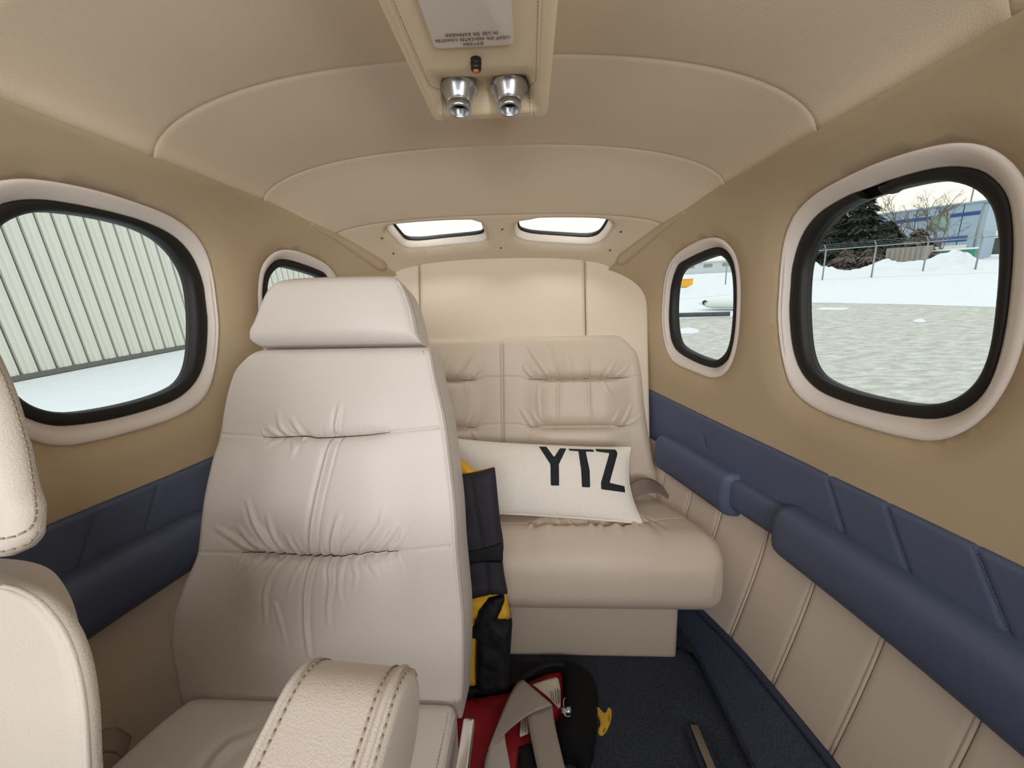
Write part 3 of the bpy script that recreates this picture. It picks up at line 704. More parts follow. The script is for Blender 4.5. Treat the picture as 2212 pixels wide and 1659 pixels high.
# oxygen panel
pa, pb = atZ(940, 98, .286), atZ(1110, 97, .286)
px0, px1, py1 = pa[0]-.001, pb[0], (pa[1]+pb[1])/2; hw = (px1-px0)/2; pcx = (px0+px1)/2
rr_ = .006; cor = []
for cx, cy, a0 in ((px1-rr_, py1-rr_, 0), (px0+rr_, py1-rr_, 90), (px0+rr_, .26, 180), (px1-rr_, .26, 270)):
    cor += [(cx+rr_*math.cos(math.radians(a0+t)), cy+rr_*math.sin(math.radians(a0+t))) for t in (0, 22, 45, 68, 90)]
opan = mk('oxygen_panel', *prism(cor, lambda x, y, d: np.stack([x, y, .2868-d], 1), .006, .0016), 'surround', con, label='pale flat oxygen panel with printed words')
def text_mesh(txt, size, to3, m, parent, name, width=None, spacing=1.0):
    c = bpy.data.curves.new('t', 'FONT'); c.body = txt; c.size = size; c.align_x = 'CENTER'; c.space_character = spacing; c.resolution_u = 3
    o = bpy.data.objects.new('t', c); COL.objects.link(o); bpy.context.view_layer.update()
    me = o.evaluated_get(bpy.context.evaluated_depsgraph_get()).to_mesh()
    v = np.array([tuple(q.co) for q in me.vertices]); f = [tuple(p.vertices) for p in me.polygons]
    bpy.data.objects.remove(o)
    if width: v[:, 0] *= width/(v[:, 0].max()-v[:, 0].min())
    return mk(name, to3(v[:, 0], v[:, 1]), f, m, parent, smooth=False, solid=-.0002)
for txt, yv, wd in (('OXYGEN', .0035, .021), ('LIGHT ON INDICATES CANISTER', .0105, .076), ('IN USE OR EXPENDED', .0175, .053)):
    text_mesh(txt, .0058, lambda x, y, yv=yv: np.stack([pcx-x, py1-yv-.0045+y, np.full(len(x), .2834)], 1), 'ink2', opan, 'lettering', wd, 1.2)
for px, py in ((992, 190), (1100, 187)):
    p = atZ(px, py+6, .304); vent = mk('air_vent', *lathe([(.0245, -.004), (.0252, -.0005), (.0238, .0008), (.0212, .004), (.0172, .014), (.0152, .0175), (.0148, .0178), (.0156, .0184), (.0156, .0255), (.0148, .027), (.0135, .0275), (.0125, .0255), (.012, .010), (.0002, .006)], p, (0, -.12, -1), 40), 'alu', con, label='polished metal swivel air vent')
    mk('vent_throat', *lathe([(.0122, .0150), (.0002, .0140)], p, (0, -.12, -1), 24), 'dark', vent)
p = atZ(1028, 128, .288)
plug = mk('indicator_light', *lathe([(.0062, -.004), (.0062, .001), (.0055, .0022), (.0062, .0035), (.0062, .006), (.0054, .0072), (.0060, .0085), (.0058, .011), (.0042, .0125), (.0002, .0125)], p, (0, -.1, -1), 20), 'plug', con, label='black ribbed indicator with orange tip')
mk('lens_tip', *lathe([(.0034, .0122), (.0026, .0136), (.0002, .0141)], p, (0, -.1, -1), 14), 'orange', plug)

# ================================================================== REAR BENCH
bench = thing('bench_seat', (0, .95, -.77), 'beige leather rear bench across the cabin with gathered cushions', 'bench seat')
RB = Frame((0, 1.075, -.52), (1, 0, 0), (0, .085, .47))
topv = RB.loc(1230, 724)[1]
rp = [(1425, 1046), (1418, 1000), (1405, 930), (1397, 870), (1390, 800), (1382, 765), (1362, 740), (1335, 727)]
rl = [RB.loc(*q) for q in rp]
vt = [-.10]+[q[1] for q in rl][:-1]+[topv+.004]; xr = [rl[0][0]]+[q[0] for q in rl][:-1]+[rl[-1][0]]
ok = [0]
for i in range(1, len(vt)):
    if vt[i] > vt[ok[-1]]+.004: ok.append(i)
vt = [vt[i] for i in ok]; xr = [xr[i] for i in ok]
gv = [RB.loc(1240, 818)[1], RB.loc(1240, 922)[1]]; gx0, gx1 = RB.loc(1150, 870)[0], RB.loc(1345, 870)[0]
def bench_disp(X, V):
    A = np.abs(X); D = -.004*np.exp(-(X/.005)**2)-.012*np.exp(-(X/.06)**2)*0
    for i, g in enumerate(gv):
        vs = BVS[i]
        D = D+seam(A, V, vs, gx0, gx1, .015, .0022, soft=.03, puff=.015, L=.032)
        D = D+fan(A, V, vs, gx0-.012, gx1+.012, 9, 1, 11+i, .0022, (.015, .05), .6, (.0022, .0036))
        D = D+fan(A, V, vs, gx0-.008, gx1+.008, 10, -1, 21+i, .0018, (.012, .035), .2, (.0022, .0036))
    for p, a in BRID: D = D+ridge(A, V, p, a*.78, .0046, .55)
    return D
def bvs(g): return lambda x: g+.009*(1-sstep(gx0-.05, gx0, np.abs(x)))+.006*sstep(gx1-.02, gx1+.05, np.abs(x))
BVS = [bvs(g) for g in gv]
def Bz(l): return [RB.loc(905+x*.5126, 756+y*.5126) for x, y in l]
BRID = [(Bz(l), a) for l, a in [
    ([(587, 122), (583, 230), (582, 325)], .005), ([(712, 122), (712, 220), (730, 326)], .005), ([(505, 125), (500, 200), (510, 310)], .0025), ([(640, 122), (645, 190)], .0022), ([(770, 125), (790, 170), (830, 215)], .003),
    ([(475, 322), (450, 285), (428, 245)], .005), ([(520, 326), (490, 290), (470, 250)], .003), ([(850, 322), (880, 270), (900, 225)], .004), ([(800, 326), (830, 280), (850, 240)], .003), ([(880, 318), (920, 290), (950, 265)], .0025),
    ([(470, 108), (450, 85), (440, 60)], .005), ([(545, 116), (500, 50), (455, -20)], .0045), ([(600, 116), (575, 40), (545, -40)], .0045), ([(612, 116), (608, 60), (600, 0)], .0035), ([(650, 118), (640, 50), (625, -10)], .0028), ([(710, 118), (712, 50), (705, -10)], .004), ([(780, 116), (810, 70), (840, 30)], .003), ([(830, 114), (870, 80), (890, 50)], .0028),
    ([(600, 335), (590, 370)], .002), ([(480, 345), (455, 385)], .003)]]
v_, f_ = cushion(RB, vt, [-x for x in xr], xr, .072, .028, bench_disp, 520, 300, rv=.03)
bb = mk('backrest', v_, f_, 'bench', bench)
def seam_line(fr, dfun, vs, xa, xb, parent, lift=.0032, r=.0014, n=160):  # dark tube along the gather that paints in the shade of its crease
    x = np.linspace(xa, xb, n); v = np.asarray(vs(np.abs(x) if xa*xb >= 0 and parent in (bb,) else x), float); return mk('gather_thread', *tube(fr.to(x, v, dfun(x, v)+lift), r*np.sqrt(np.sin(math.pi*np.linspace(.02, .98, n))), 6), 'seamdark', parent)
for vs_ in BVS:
    for sg_ in (1, -1): seam_line(RB, bench_disp, vs_, sg_*(gx0-.012), sg_*(gx1+.018), bb)
mk('seam_welt', *tube(RB.to(np.zeros(40), np.linspace(-.02, topv-.02, 40), np.full(40, -.005)), .0016, 6), 'bench', bb)
SB = Frame((0, .745, -.462), (1, 0, 0), (0, 1, -.085))
gb = lambda px, py: SB.loc(px, py)
sgv = gb(1260, 1132)[1]
def seat_disp(X, V):
    A = np.abs(X); vs = lambda x: sgv+.018*(1-sstep(.03, .12, x))*0+.03*sstep(.28, .42, x)
    D = seam(A, V, vs, .09, .36, .016, .002, puff=.009, L=.04, gw=.004)+fan(A, V, vs, .08, .37, 8, -1, 31, .006, (.04, .09), .5, (.005, .009))
    D = D+fan(A, V, vs, .08, .37, 8, 1, 33, .006, (.03, .08), .4, (.004, .008))
    return D+.006*vnoise(np.stack([X, V], 1), 9, 2)*.4-.003*np.exp(-(X/.004)**2)*sstep(sgv-.02, sgv+.02, V)
sv = [0, .02, .07, .16, .28, .40]; sx = [.455, .482, .500, .482, .452, .425]
v_, f_ = cushion(SB, sv, [-x for x in sx], sx, .165, .055, seat_disp, 380, 240, rv=.078, backr=.06)
mk('seat_cushion', v_, f_, 'bench', bench)
bs = Frame((0, .787, -.775), (1, 0, 0), (0, 0.02, 1))
v_, f_ = cushion(bs, [0, .08, .185], [-.412]*3, [.412]*3, .30, .018, N=120, Mv=50)
mk('base_panel', v_, f_, 'bench', bench)
for q in (-.0042, .0042):
    vv = np.linspace(.02, topv-.02, 60); mk('stitching', *stitches(RB.to(np.full(60, q), vv, bench_disp(np.full(60, q), vv)+.0006), .0045, .003, .0005), 'thread', bb, kind='stuff')
def bvh(o):
    me = o.data; b = Vector(BASE[o.name])
    if o.parent is not None: b = Vector(BASE[o.parent.name])
    return BVHTree.FromPolygons([v.co+b for v in me.vertices], [tuple(p.vertices) for p in me.polygons])
def cast(tree, px, py, off=0.0):
    d = Vector(ray(px, py)).normalized(); h = tree.ray_cast(Vector(CAM), d)
    if h[0] is None: return None
    n = h[1] if h[1].dot(d) < 0 else -h[1]; return np.array(h[0]+n*off)

# ================================================================== PILLOW  (YTZ)
p0 = np.array([0, .885, -.475]); p1 = np.array([0, 1.045, -.325])
PF = Frame(p0, (1, 0, 0), p1-p0)
c00, c10, c11, c01 = [np.array(PF.loc(*q, .035)) for q in ((992, 1108), (1388, 1131), (1362, 967), (985, 949))]
c00 = np.array([c01[0]-.012, c00[1]+.004])
n_, m_ = 150, 80
S, T = np.meshgrid(dense(n_, 1.7), dense(m_, 1.7), indexing='ij'); a, b = (S+1)/2, (T+1)/2
Q = ((1-a)*(1-b))[..., None]*c00+(a*(1-b))[..., None]*c10+(a*b)[..., None]*c11+((1-a)*b)[..., None]*c01
bow = .018*(1-T**2); Q[..., 0] += np.where(S > 0, -1, 1)*bow*np.abs(S)**3
Q[..., 1] += np.where(T > 0, -1, .6)*.007*(1-S**2)*np.abs(T)**3
H = .046*((1-S**2)*(1-T**2))**.52
H = H+.0016*vnoise(np.stack([Q[..., 0].ravel(), Q[..., 1].ravel()], 1), 22, 4).reshape(H.shape)*(1-S**4)*(1-T**4)
A_ = PF.to(Q[..., 0], Q[..., 1], .035+H).reshape(-1, 3); B_ = PF.to(Q[..., 0], Q[..., 1], .035-H*.8-.0005).reshape(-1, 3)
K = n_*m_; F = grid_faces(n_, m_); ring = [i*m_ for i in range(n_)]+[(n_-1)*m_+j for j in range(1, m_)]+[i*m_+m_-1 for i in range(n_-2, -1, -1)]+[j for j in range(m_-2, 0, -1)]
F = [q[::-1] for q in F]+[tuple(i+K for i in q) for q in F]+[(ring[k], ring[k]+K, ring[(k+1) % len(ring)]+K, ring[(k+1) % len(ring)]) for k in range(len(ring))]
pil = mk('pillow', np.vstack([A_, B_]), F, 'linen', None, 'cream linen lumbar pillow printed YTZ in black, leaning on the rear bench', 'pillow')
mk('piping', *tube(np.vstack([A_, B_])[[ring[k] for k in range(0, len(ring), 2)]], .0022, 6, closed=True), 'linen', pil)
ptree = bvh(pil)
LET = [[(848, 188), (915, 190), (983, 283), (1035, 203), (1092, 206), (1025, 345), (1028, 535), (953, 535), (950, 345)],
       [(1112, 208), (1335, 215), (1340, 233), (1265, 230), (1300, 400), (1305, 552), (1232, 548), (1225, 400), (1200, 228), (1120, 222)],
       [(1352, 210), (1535, 215), (1550, 250), (1478, 512), (1612, 542), (1617, 597), (1405, 568), (1402, 510), (1478, 245), (1362, 230)]]
for L in LET:
    poly = resample(np.array([(960+x*.2411, 920+y*.2411) for x, y in L]), 70); v, f = cdt_fill(poly, (), 4.0)
    P3 = [cast(ptree, x, y, .0012) for x, y in v]; good = [q for q in P3 if q is not None]
    P3 = [q if q is not None else good[0] for q in P3]
    mk('letter', np.array(P3), [t[::-1] for t in f], 'pinkink', pil, solid=.0008)

# bench belt to the right of the pillow
def ribbon(pa, pb, thick=.0016, sub=6):
    """webbing between two edge polylines"""
    a = np.array(pa, float); b = np.array(pb, float); n = 8*len(a)
    a, b = resample(chaikin(a, 2, False), n, False), resample(chaikin(b, 2, False), n, False)
    u = np.linspace(0, 1, sub); V = (a[:, None]*(1-u)[None, :, None]+b[:, None]*u[None, :, None])
    return V.reshape(-1, 3), grid_faces(n, sub)
zb = lambda px, py, z: atZ(px, py, z)
e1 = [atY(1340, 1060, 1.0), atY(1375, 1034, 1.01), atY(1402, 1031, 1.02), atY(1430, 1046, 1.03), atY(1445, 1070, 1.03)]
e2 = [atY(1340, 1090, .95), atY(1372, 1073, .96), atY(1400, 1064, .97), atY(1424, 1064, .985), atY(1444, 1078, 1.0)]
mk('lap_belt', *ribbon(e1, e2), 'webd', None, 'brown satin lap belt strap curling out beside the right end of the pillow', 'belt', solid=.0016)
e1 = [atY(1085, 1112, .90), atY(1110, 1108, .90), atY(1150, 1112, .895), atY(1180, 1116, .89)]
e2 = [atY(1085, 1122, .875), atY(1110, 1124, .875), atY(1140, 1128, .875), atY(1165, 1128, .875)]
mk('lap_belt', *ribbon(e1, e2), 'webd', None, 'end of a brown belt strap peeking out under the bottom edge of the pillow', 'belt', solid=.0016)

# ================================================================== SINGLE SEAT (facing the camera)
seat = thing('cabin_seat', (-.24, .45, -.77), 'beige leather single seat with headrest, facing forward in the middle of the cabin', 'seat')
SF = Frame((-.24, .485, -.54), (1, 0, 0), (0, .175, .64))
Lp = [(395, 1490), (368, 1450), (360, 1390), (366, 1340), (385, 1280), (420, 1190), (430, 1100), (450, 1000), (468, 940), (476, 890), (484, 850), (500, 800), (525, 770), (556, 748)]
Rp = [(985, 1488), (990, 1450), (991, 1390), (990, 1340), (985, 1280), (977, 1192), (972, 1100), (961, 1000), (954, 940), (946, 895), (936, 850), (925, 800), (920, 770), (914, 748)]
ll = [SF.loc(*q) for q in Lp]; rl2 = [SF.loc(q[0]+10, q[1]) for q in Rp]
vt = [(a[1]+b[1])/2 for a, b in zip(ll, rl2)]; vt[0] = vt[0]-.045
xl = [q[0] for q in ll]; xr = [q[0] for q in rl2]
def S_(l): return [SF.loc(400+x*.3014, 740+y*.3014) for x, y in l]
def S5(l): return [SF.loc(x*.4069, 1100+y*.4069) for x, y in l]
sm1 = S_([(220, 655), (560, 672), (640, 680), (880, 670), (960, 684), (1100, 678), (1330, 662), (1500, 640), (1830, 607)]); sm2 = S_([(75, 1500), (400, 1498), (640, 1502), (840, 1518), (1120, 1525), (1350, 1500), (1600, 1482), (1910, 1455)])
vs1 = lambda x: np.interp(x, [q[0] for q in sm1], [q[1] for q in sm1]); vs2 = lambda x: np.interp(x, [q[0] for q in sm2], [q[1] for q in sm2])
s1a, s1b = S_([(570, 680)])[0][0], S_([(1480, 650)])[0][0]; s2a, s2b = S_([(420, 1500)])[0][0], S_([(1540, 1490)])[0][0]
RID = [([(1095, 690), (1060, 850), (1010, 1060), (975, 1250), (960, 1400), (950, 1515)], .0052, .0042, .12),
       ([(1110, 670), (1115, 600), (1130, 510), (1145, 420)], .0042, .0035, .8),
       ([(870, 672), (830, 600), (790, 530)], .0034, .0036, .8), ([(770, 675), (720, 610), (690, 470)], .0022, .004, .8), ([(680, 660), (600, 590)], .002, .004, .8),
       ([(800, 690), (830, 740), (800, 830)], .0024, .004, .8), ([(690, 690), (640, 720), (560, 790)], .002, .004, .8),
       ([(700, 1500), (620, 1380), (540, 1270), (470, 1110)], .0044, .0045, .6), ([(760, 1505), (690, 1380), (640, 1200)], .0034, .004, .7), ([(630, 1500), (520, 1420), (390, 1300)], .0034, .0042, .7), ([(560, 1500), (440, 1440), (210, 1310)], .0026, .0045, .7),
       ([(850, 1510), (810, 1420), (770, 1330)], .0026, .0035, .8), ([(890, 1510), (870, 1450), (830, 1350)], .002, .003, .8),
       ([(1090, 1520), (1100, 1400), (1130, 1270), (1160, 1200)], .004, .004, .6), ([(1130, 1520), (1200, 1400), (1300, 1280)], .003, .004, .7), ([(1250, 1510), (1350, 1400), (1430, 1290), (1460, 1150)], .0034, .0045, .7), ([(1380, 1495), (1470, 1400), (1540, 1280)], .003, .004, .7), ([(1480, 1485), (1560, 1400), (1580, 1310)], .0024, .004, .7),
       ([(1010, 1515), (1005, 1450), (990, 1380)], .002, .003, .8)]
RID5 = [([(1690, 250), (1660, 420), (1650, 600), (1660, 770)], .004, .0032, .5), ([(1775, 250), (1790, 360), (1770, 500), (1770, 610)], .0036, .003, .6), ([(1530, 245), (1470, 340), (1445, 430), (1440, 600)], .003, .003, .6),
        ([(1460, 245), (1390, 320), (1340, 390)], .0024, .0032, .8), ([(1400, 240), (1330, 290), (1280, 350)], .002, .003, .8), ([(1640, 250), (1590, 350), (1560, 450)], .002, .003, .8), ([(1840, 250), (1830, 400), (1845, 520)], .002, .003, .8), ([(1890, 245), (1920, 330), (1900, 430)], .0018, .003, .8), ([(1500, 480), (1530, 620), (1545, 740)], .0014, .003, .8), ([(1960, 240), (2010, 300), (2040, 360)], .0016, .003, .8)]
RID = [(S_(p), a, s, t) for p, a, s, t in RID]+[(S5(p), a, s, t) for p, a, s, t in RID5]
def sdisp(X, V):
    D = seam(X, V, vs1, s1a, s1b, .007, .0022, soft=.02, puff=.006, L=.035)+seam(X, V, vs2, s2a, s2b, .0095, .0022, soft=.02, puff=.008, L=.04)
    for p, a, s, t in RID: D = D+ridge(X, V, p, a*1.35, s, t)
    D = D+fan(X, V, vs2, s2a, s2b, 26, -1, 5, .0011, (.015, .05), .5, (.0016, .0026))+fan(X, V, vs2, s2a, s2b, 20, 1, 6, .0010, (.015, .05), .6, (.0016, .0026))+fan(X, V, vs1, s1a, s1b, 14, 1, 8, .0009, (.01, .03), .5, (.0016, .0026))+fan(X, V, vs1, s1a, s1b, 14, -1, 9, .0009, (.01, .03), .5, (.0016, .0026))
    return D-.004*np.exp(-((V-vt[0])/.02)**2)
v_, f_ = cushion(SF, vt, xl, xr, .105, .012, sdisp, 330, 420, crown=.012, rv=.02)
sb = mk('backrest', v_, f_, 'seat', seat)
dcrown = lambda X, V: sdisp(X, V)+.012*(1-((X-(np.interp(V, vt, xl)+np.interp(V, vt, xr))/2)/((np.interp(V, vt, xr)-np.interp(V, vt, xl))/2))**2)*np.sin(math.pi*np.clip((V-vt[0])/(vt[-1]-vt[0]), 0, 1))**.6
seam_line(SF, dcrown, vs1, s1a, s1b, sb, .0018, .0011); seam_line(SF, dcrown, vs2, s2a, s2b, sb, .0020, .0013)
fR = smooth_interp(vt, xr); vv = np.linspace(vt[0]+.03, vt[-1]-.008, 90); ew = SF.to(fR(vv)-.0035, vv, np.full(90, -.0035))
mk('welt', *tube(ew, .0016, 6), 'seat', sb)
st1 = merge(stitches(SF.to(fR(vv)-.0105, vv, np.full(90, -.0002)), .0045, .0028, .0005), stitches(SF.to(fR(vv)+.0002, vv, np.full(90, -.0135)), .0045, .0028, .0005))
mk('stitching', *st1, 'thread', sb, kind='stuff')
# headrest
HF = Frame(SF.to(0, vt[-1]+.002, .006), (1, 0, 0), SF.v)
Lh = [(545, 744), (530, 728), (530, 712), (540, 690), (556, 650), (566, 628), (585, 608), (612, 596), (645, 590)]
Rh = [(905, 738), (900, 722), (897, 712), (893, 690), (882, 650), (873, 628), (862, 608), (850, 598), (830, 590)]
lh = [HF.loc(*q) for q in Lh]; rh = [HF.loc(*q) for q in Rh]
vh = [(a[1]+b[1])/2 for a, b in zip(lh, rh)]
v_, f_ = cushion(HF, vh, [q[0] for q in lh], [q[0] for q in rh], .095, .016, None, 130, 110, crown=.014, rv=.022)
hr = mk('headrest', v_, f_, 'seat', seat)
fR = smooth_interp(vh, [q[0] for q in rh]); vv = np.linspace(vh[1]+.004, vh[-1]-.014, 60)
mk('welt', *tube(HF.to(fR(vv)-.0045, vv, np.full(60, -.0045)), .0016, 6), 'seat', hr)
mk('stitching', *merge(stitches(HF.to(fR(vv)-.0125, vv, np.full(60, .0004)), .0045, .0028, .0005), stitches(HF.to(fR(vv)+.0003, vv, np.full(60, -.0145)), .0045, .0028, .0005)), 'thread', hr, kind='stuff')
# cushion, frame
QF = Frame((-.24, .05, -.53), (1, 0, 0), (0, 1, -.02))
qv = [0, .02, .30, .37, .415, .432]; ql = [-.21, -.215, -.215, -.205, -.188, -.16]; qr = [.21, .216, .216, .216, .212, .2]
qdisp = lambda X, V: .006*vnoise(np.stack([X, V], 1), 8, 5)*.5+ridge(X, V, [QF.loc(470, 1659), QF.loc(500, 1625), QF.loc(560, 1600)], .004, .008, .5)
v_, f_ = cushion(QF, qv, ql, qr, .11, .02, qdisp, 160, 160, crown=.014, rv=.03)
sc = mk('seat_cushion', v_, f_, 'seat', seat)
vv = np.linspace(.03, .41, 80); mk('welt', *tube(QF.to(np.full(80, .2095), vv, np.full(80, -.005)), .0017, 6), 'seat', sc)
mk('stitching', *stitches(QF.to(np.full(80, .202), vv, np.full(80, -.0003)), .0045, .0028, .0005), 'thread', sc, kind='stuff')
v_, f_ = box(-.42, -.06, .08, .50, -.70, -.63); mk('seat_frame', v_, f_, 'frame', seat, smooth=False, bevel=.01)
for cx in (-.33, -.11):
    v_, f_ = box(cx-.012, cx+.012, .10, .46, -.7675, -.69); mk('leg', v_, f_, 'frame', seat, smooth=False, bevel=.004)
# chrome belt/recline handle beside the cushion
hp = [atX(1003, 1659, -.004), atX(1012, 1600, -.004), atX(1016, 1566, -.004)]
hdir = hp[2]-hp[0]; hdir /= np.linalg.norm(hdir)
def lever3(x, y, d): return np.stack([-.006+d, hp[0][1]+x*hdir[1]-y*hdir[2], hp[0][2]+x*hdir[2]+y*hdir[1]], 1)
L_ = np.linalg.norm(hp[2]-hp[0]); lw = .008
cap = [(L_+lw*math.cos(t)-lw*.2, lw*math.sin(t)) for t in np.linspace(-math.pi/2, math.pi/2, 9)]
mk('recline_lever', *prism(np.array([(-.12, -lw)]+cap+[(-.12, lw)]), lever3, .015, .003), 'chrome', seat, label='bright metal lever on the cushion side')
# belt stub on the far side of the cushion
b0 = atX(215, 1590, -.49); 
e1 = [atX(190, 1600, -.50), atX(225, 1572, -.50), atX(258, 1570, -.49), atX(285, 1590, -.478)]
e2 = [atX(195, 1650, -.49), atX(225, 1625, -.485), atX(250, 1625, -.475), atX(270, 1640, -.465)]
mk('lap_belt', *ribbon(e1, e2), 'webd', None, 'dark lap belt strap tucked between the single seat cushion and the left wall', 'belt', solid=.0016)

# ================================================================== PILOT SEAT (near left) with raised armrest
pil_s = thing('front_seat', (-.41, .12, -.77), 'near cream grained leather front seat at the left edge, with a thick stitched armrest', 'seat')
PB = Frame((-.41, .185, -.30), (1, 0, 0), (0, .22, .975))
rp = [(186, 1720), (184, 1659), (180, 1560), (171, 1480), (150, 1400), (120, 1345), (80, 1302), (35, 1278), (0, 1270)]
rr2 = [PB.loc(*q) for q in rp]; vv_ = [-.30]+[q[1] for q in rr2]; xx_ = [rr2[0][0]+.002]+[q[0] for q in rr2]
TP = .06; bs_ = float(np.mean([PB.loc(*a)[0]-PB.loc(*b, -TP)[0] for a, b in (((184, 1659), (230, 1659)), ((171, 1480), (202, 1470)), ((150, 1400), (186, 1410)))]))
v_, f_ = cushion(PB, vv_+[vv_[-1]+.006], [-x for x in xx_]+[-.10], xx_+[.10], TP, .010, None, 120, 160, crown=.012, rv=.012, backr=.03, bshr=bs_)
pb_ = mk('backrest', v_, f_, 'grain', pil_s)
ip = list(zip([x-.003 for x in xx_[1:]], [q-.001 for q in vv_[1:]]))
mk('welt', *tube(chaikin(np.array([PB.to(a, b, -.0035) for a, b in ip]).reshape(-1, 3), 2, False), .0022, 8), 'grain', pb_)
PH = Frame(PB.to(0, vv_[-1]+.004, .008), (1, 0, 0), PB.v)
rp = [(20, 1218), (72, 1192), (92, 1160), (95, 1110), (80, 1055), (60, 960), (36, 870), (2, 785), (-45, 700), (-120, 640)]
rh = [PH.loc(q[0]-52, q[1]) for q in rp]
v0h = rh[0][1]
v_, f_ = cushion(PH, [q[1] for q in rh], [-q[0]-.01 for q in rh], [q[0] for q in rh], .05, .014, lambda X, V: .0012*vnoise(np.stack([X, V], 1), 40, 6), 120, 140, crown=.012, rv=.014, backr=.02, bshr=.05)
ph_ = mk('headrest', v_, f_, 'grain', pil_s)
tr_ = bvh(ph_)
def on_surf(tree, pxs, off=.0006):
    q = [cast(tree, x, y, off) for x, y in resample(np.array(pxs, float), 60, False)]; return np.array([p for p in q if p is not None])
lines = [on_surf(tr_, l) for l in ([(-60, 700), (6, 815), (34, 890), (57, 970), (72, 1060), (76, 1115), (66, 1142), (30, 1160), (-60, 1172)], [(80, 1150), (58, 1176), (20, 1188), (-60, 1200)])]
mk('stitching', *merge(*[stitches(l, .0048, .0034, .0007) for l in lines if len(l) > 3]), 'thread', ph_, kind='stuff')
v_, f_ = box(-.60, -.21, -.25, .24, -.66, -.55); mk('seat_cushion', v_, f_, 'grain', pil_s, smooth=False, bevel=.025)
v_, f_ = box(-.55, -.27, -.18, .18, -.768, -.655); mk('seat_frame', v_, f_, 'frame', pil_s, smooth=False, bevel=.01)
for q in (1, -1):
    mk('headrest_post', *tube([PB.to(.06*q, vv_[-1]-.05, -.04), PB.to(.06*q, vv_[-1]+.05, -.04)], .006, 10), 'chrome', pil_s)
# armrest
dA = ray(1187, 354); dA /= np.linalg.norm(dA)
qR = CAM+ray(846, 1510)*.235; qL = CAM+ray(606, 1510)*.235
side = qR-qL; side = side-side.dot(dA)*dA; wA = np.linalg.norm(side); side /= wA; upA = np.cross(side, dA)
ctr = (qR+qL)/2
tip = CAM+ray(742, 1432)*.25
hA = .042
ltip = (tip-ctr).dot(dA)+.016
def arm3(x, y, d): return ctr+np.outer(x, dA)+np.outer(y-hA, upA)+np.outer(-d, side)
capA = [(ltip-hA*.9+hA*.9*math.cos(t), hA*math.sin(t)) for t in np.linspace(-math.pi/2, math.pi/2, 22)]
outl = np.array([(-.30, -hA*.8)]+capA+[(-.10, hA), (-.30, hA*.9)])
outl = resample(outl, 110)
arm = mk('armrest', *prism(outl, arm3, wA+.008, .008, 6), 'grain', pil_s, label='thick stitched armrest')
top = [q for q in outl if q[1] > -.005]; top = np.array(sorted(top, key=lambda q: math.atan2(q[1], q[0]-(ltip-hA*.9)) if q[0] > ltip-hA*.9 else 1.6+(ltip-hA*.9-q[0])))
def along(off, lift): 
    c = np.array([ltip-hA*.9, 0]); nn = np.array([(q-c)/np.linalg.norm(q-c) if q[0] > c[0] else (0, 1) for q in top]); t2 = top+nn*lift
    return arm3(t2[:, 0], t2[:, 1], np.full(len(t2), off))
h_ = wA/2
mk('stitching', *merge(stitches(along(-h_+.010, .0004), .0048, .0034, .0007), stitches(along(-h_-.001, -.0006), .0048, .0034, .0006), stitches(along(h_-.006, .0004), .0048, .0034, .0007)), 'thread', arm, kind='stuff')
mk('welt', *tube(along(-h_+.0045, -.0006), .0026, 8), 'grain', arm)
mk('welt', *tube(along(h_-.0005, -.0008), .0024, 8), 'grain', arm)
v_, f_ = box(-.22, ctr[0]-.02, .17, .20, -.40, -.36); mk('armrest_bracket', v_, f_, 'frame', pil_s, smooth=False, bevel=.004)

# ================================================================== LIFE VESTS
ves = thing('life_vest', (-.03, .70, -.77), 'folded black and yellow life vest wedged upright between the single seat and the bench', 'life vest')
VF = Frame((0, .655, -.70), (1, 0, 0), (0, .17, .64))
def vl(l): return [VF.loc(960+x*.2411, 920+y*.2411) for x, y in l]
def vl4(l): return [VF.loc(960+x*.2465, 1250+y*.2465) for x, y in l]
t3 = lambda off: (lambda x, y, d: VF.to(x, y, d+off))
xl_ = VF.loc(940, 1200)[0]
def ext(l): return l
up = vl([(-60, 440), (120, 437), (300, 410), (450, 370), (462, 470), (478, 640), (500, 860), (525, 1010), (530, 1100), (518, 1180), (535, 1330), (568, 1500), (400, 1510), (230, 1550), (20, 1560)])
seamx = [VF.loc(960+x*.2411, 920+y*.2411) for x, y in ((240, 440), (300, 800), (345, 1070), (385, 1300), (405, 1500))]
def vwave(x, y):
    X = np.asarray(x); Yv = np.asarray(y); d = poly_dist(np.stack([X, Yv], 1), seamx, False); return -.004*np.exp(-(d/.003)**2)
body_ = mk('upper_panel', *puffed(up, t3(0), .016, .005, .02, .006, .0016, 45, 1, smooth_it=0, wave=vwave), 'nylon', ves, label='black quilted nylon panel')
mk('strap', *puffed(vl([(20, 1120), (190, 1100), (345, 1070), (520, 1020), (530, 1020), (530, 1180), (516, 1195), (350, 1190), (200, 1225), (20, 1240)]), t3(.019), .002, .005, .004, .002, .0, smooth_it=0), 'black', ves, label='wide black strap around the panel')
mk('yellow_lining', *puffed(vl([(-40, 290), (100, 305), (180, 320), (235, 385), (262, 405), (330, 398), (440, 372), (420, 410), (250, 440), (100, 460), (-40, 460)]), t3(-.012), .014, .005, .012, .004, .004, 60, 3, smooth_it=0), 'yellow', ves)
mk('yellow_lining', *puffed(vl4([(60, 180), (220, 185), (430, 135), (530, 120), (575, 350), (540, 372), (300, 440), (285, 600), (288, 960), (100, 980), (60, 600)]), t3(-.014), .012, .005, .012, .004, .003, 60, 4, smooth_it=0), 'yellow', ves)
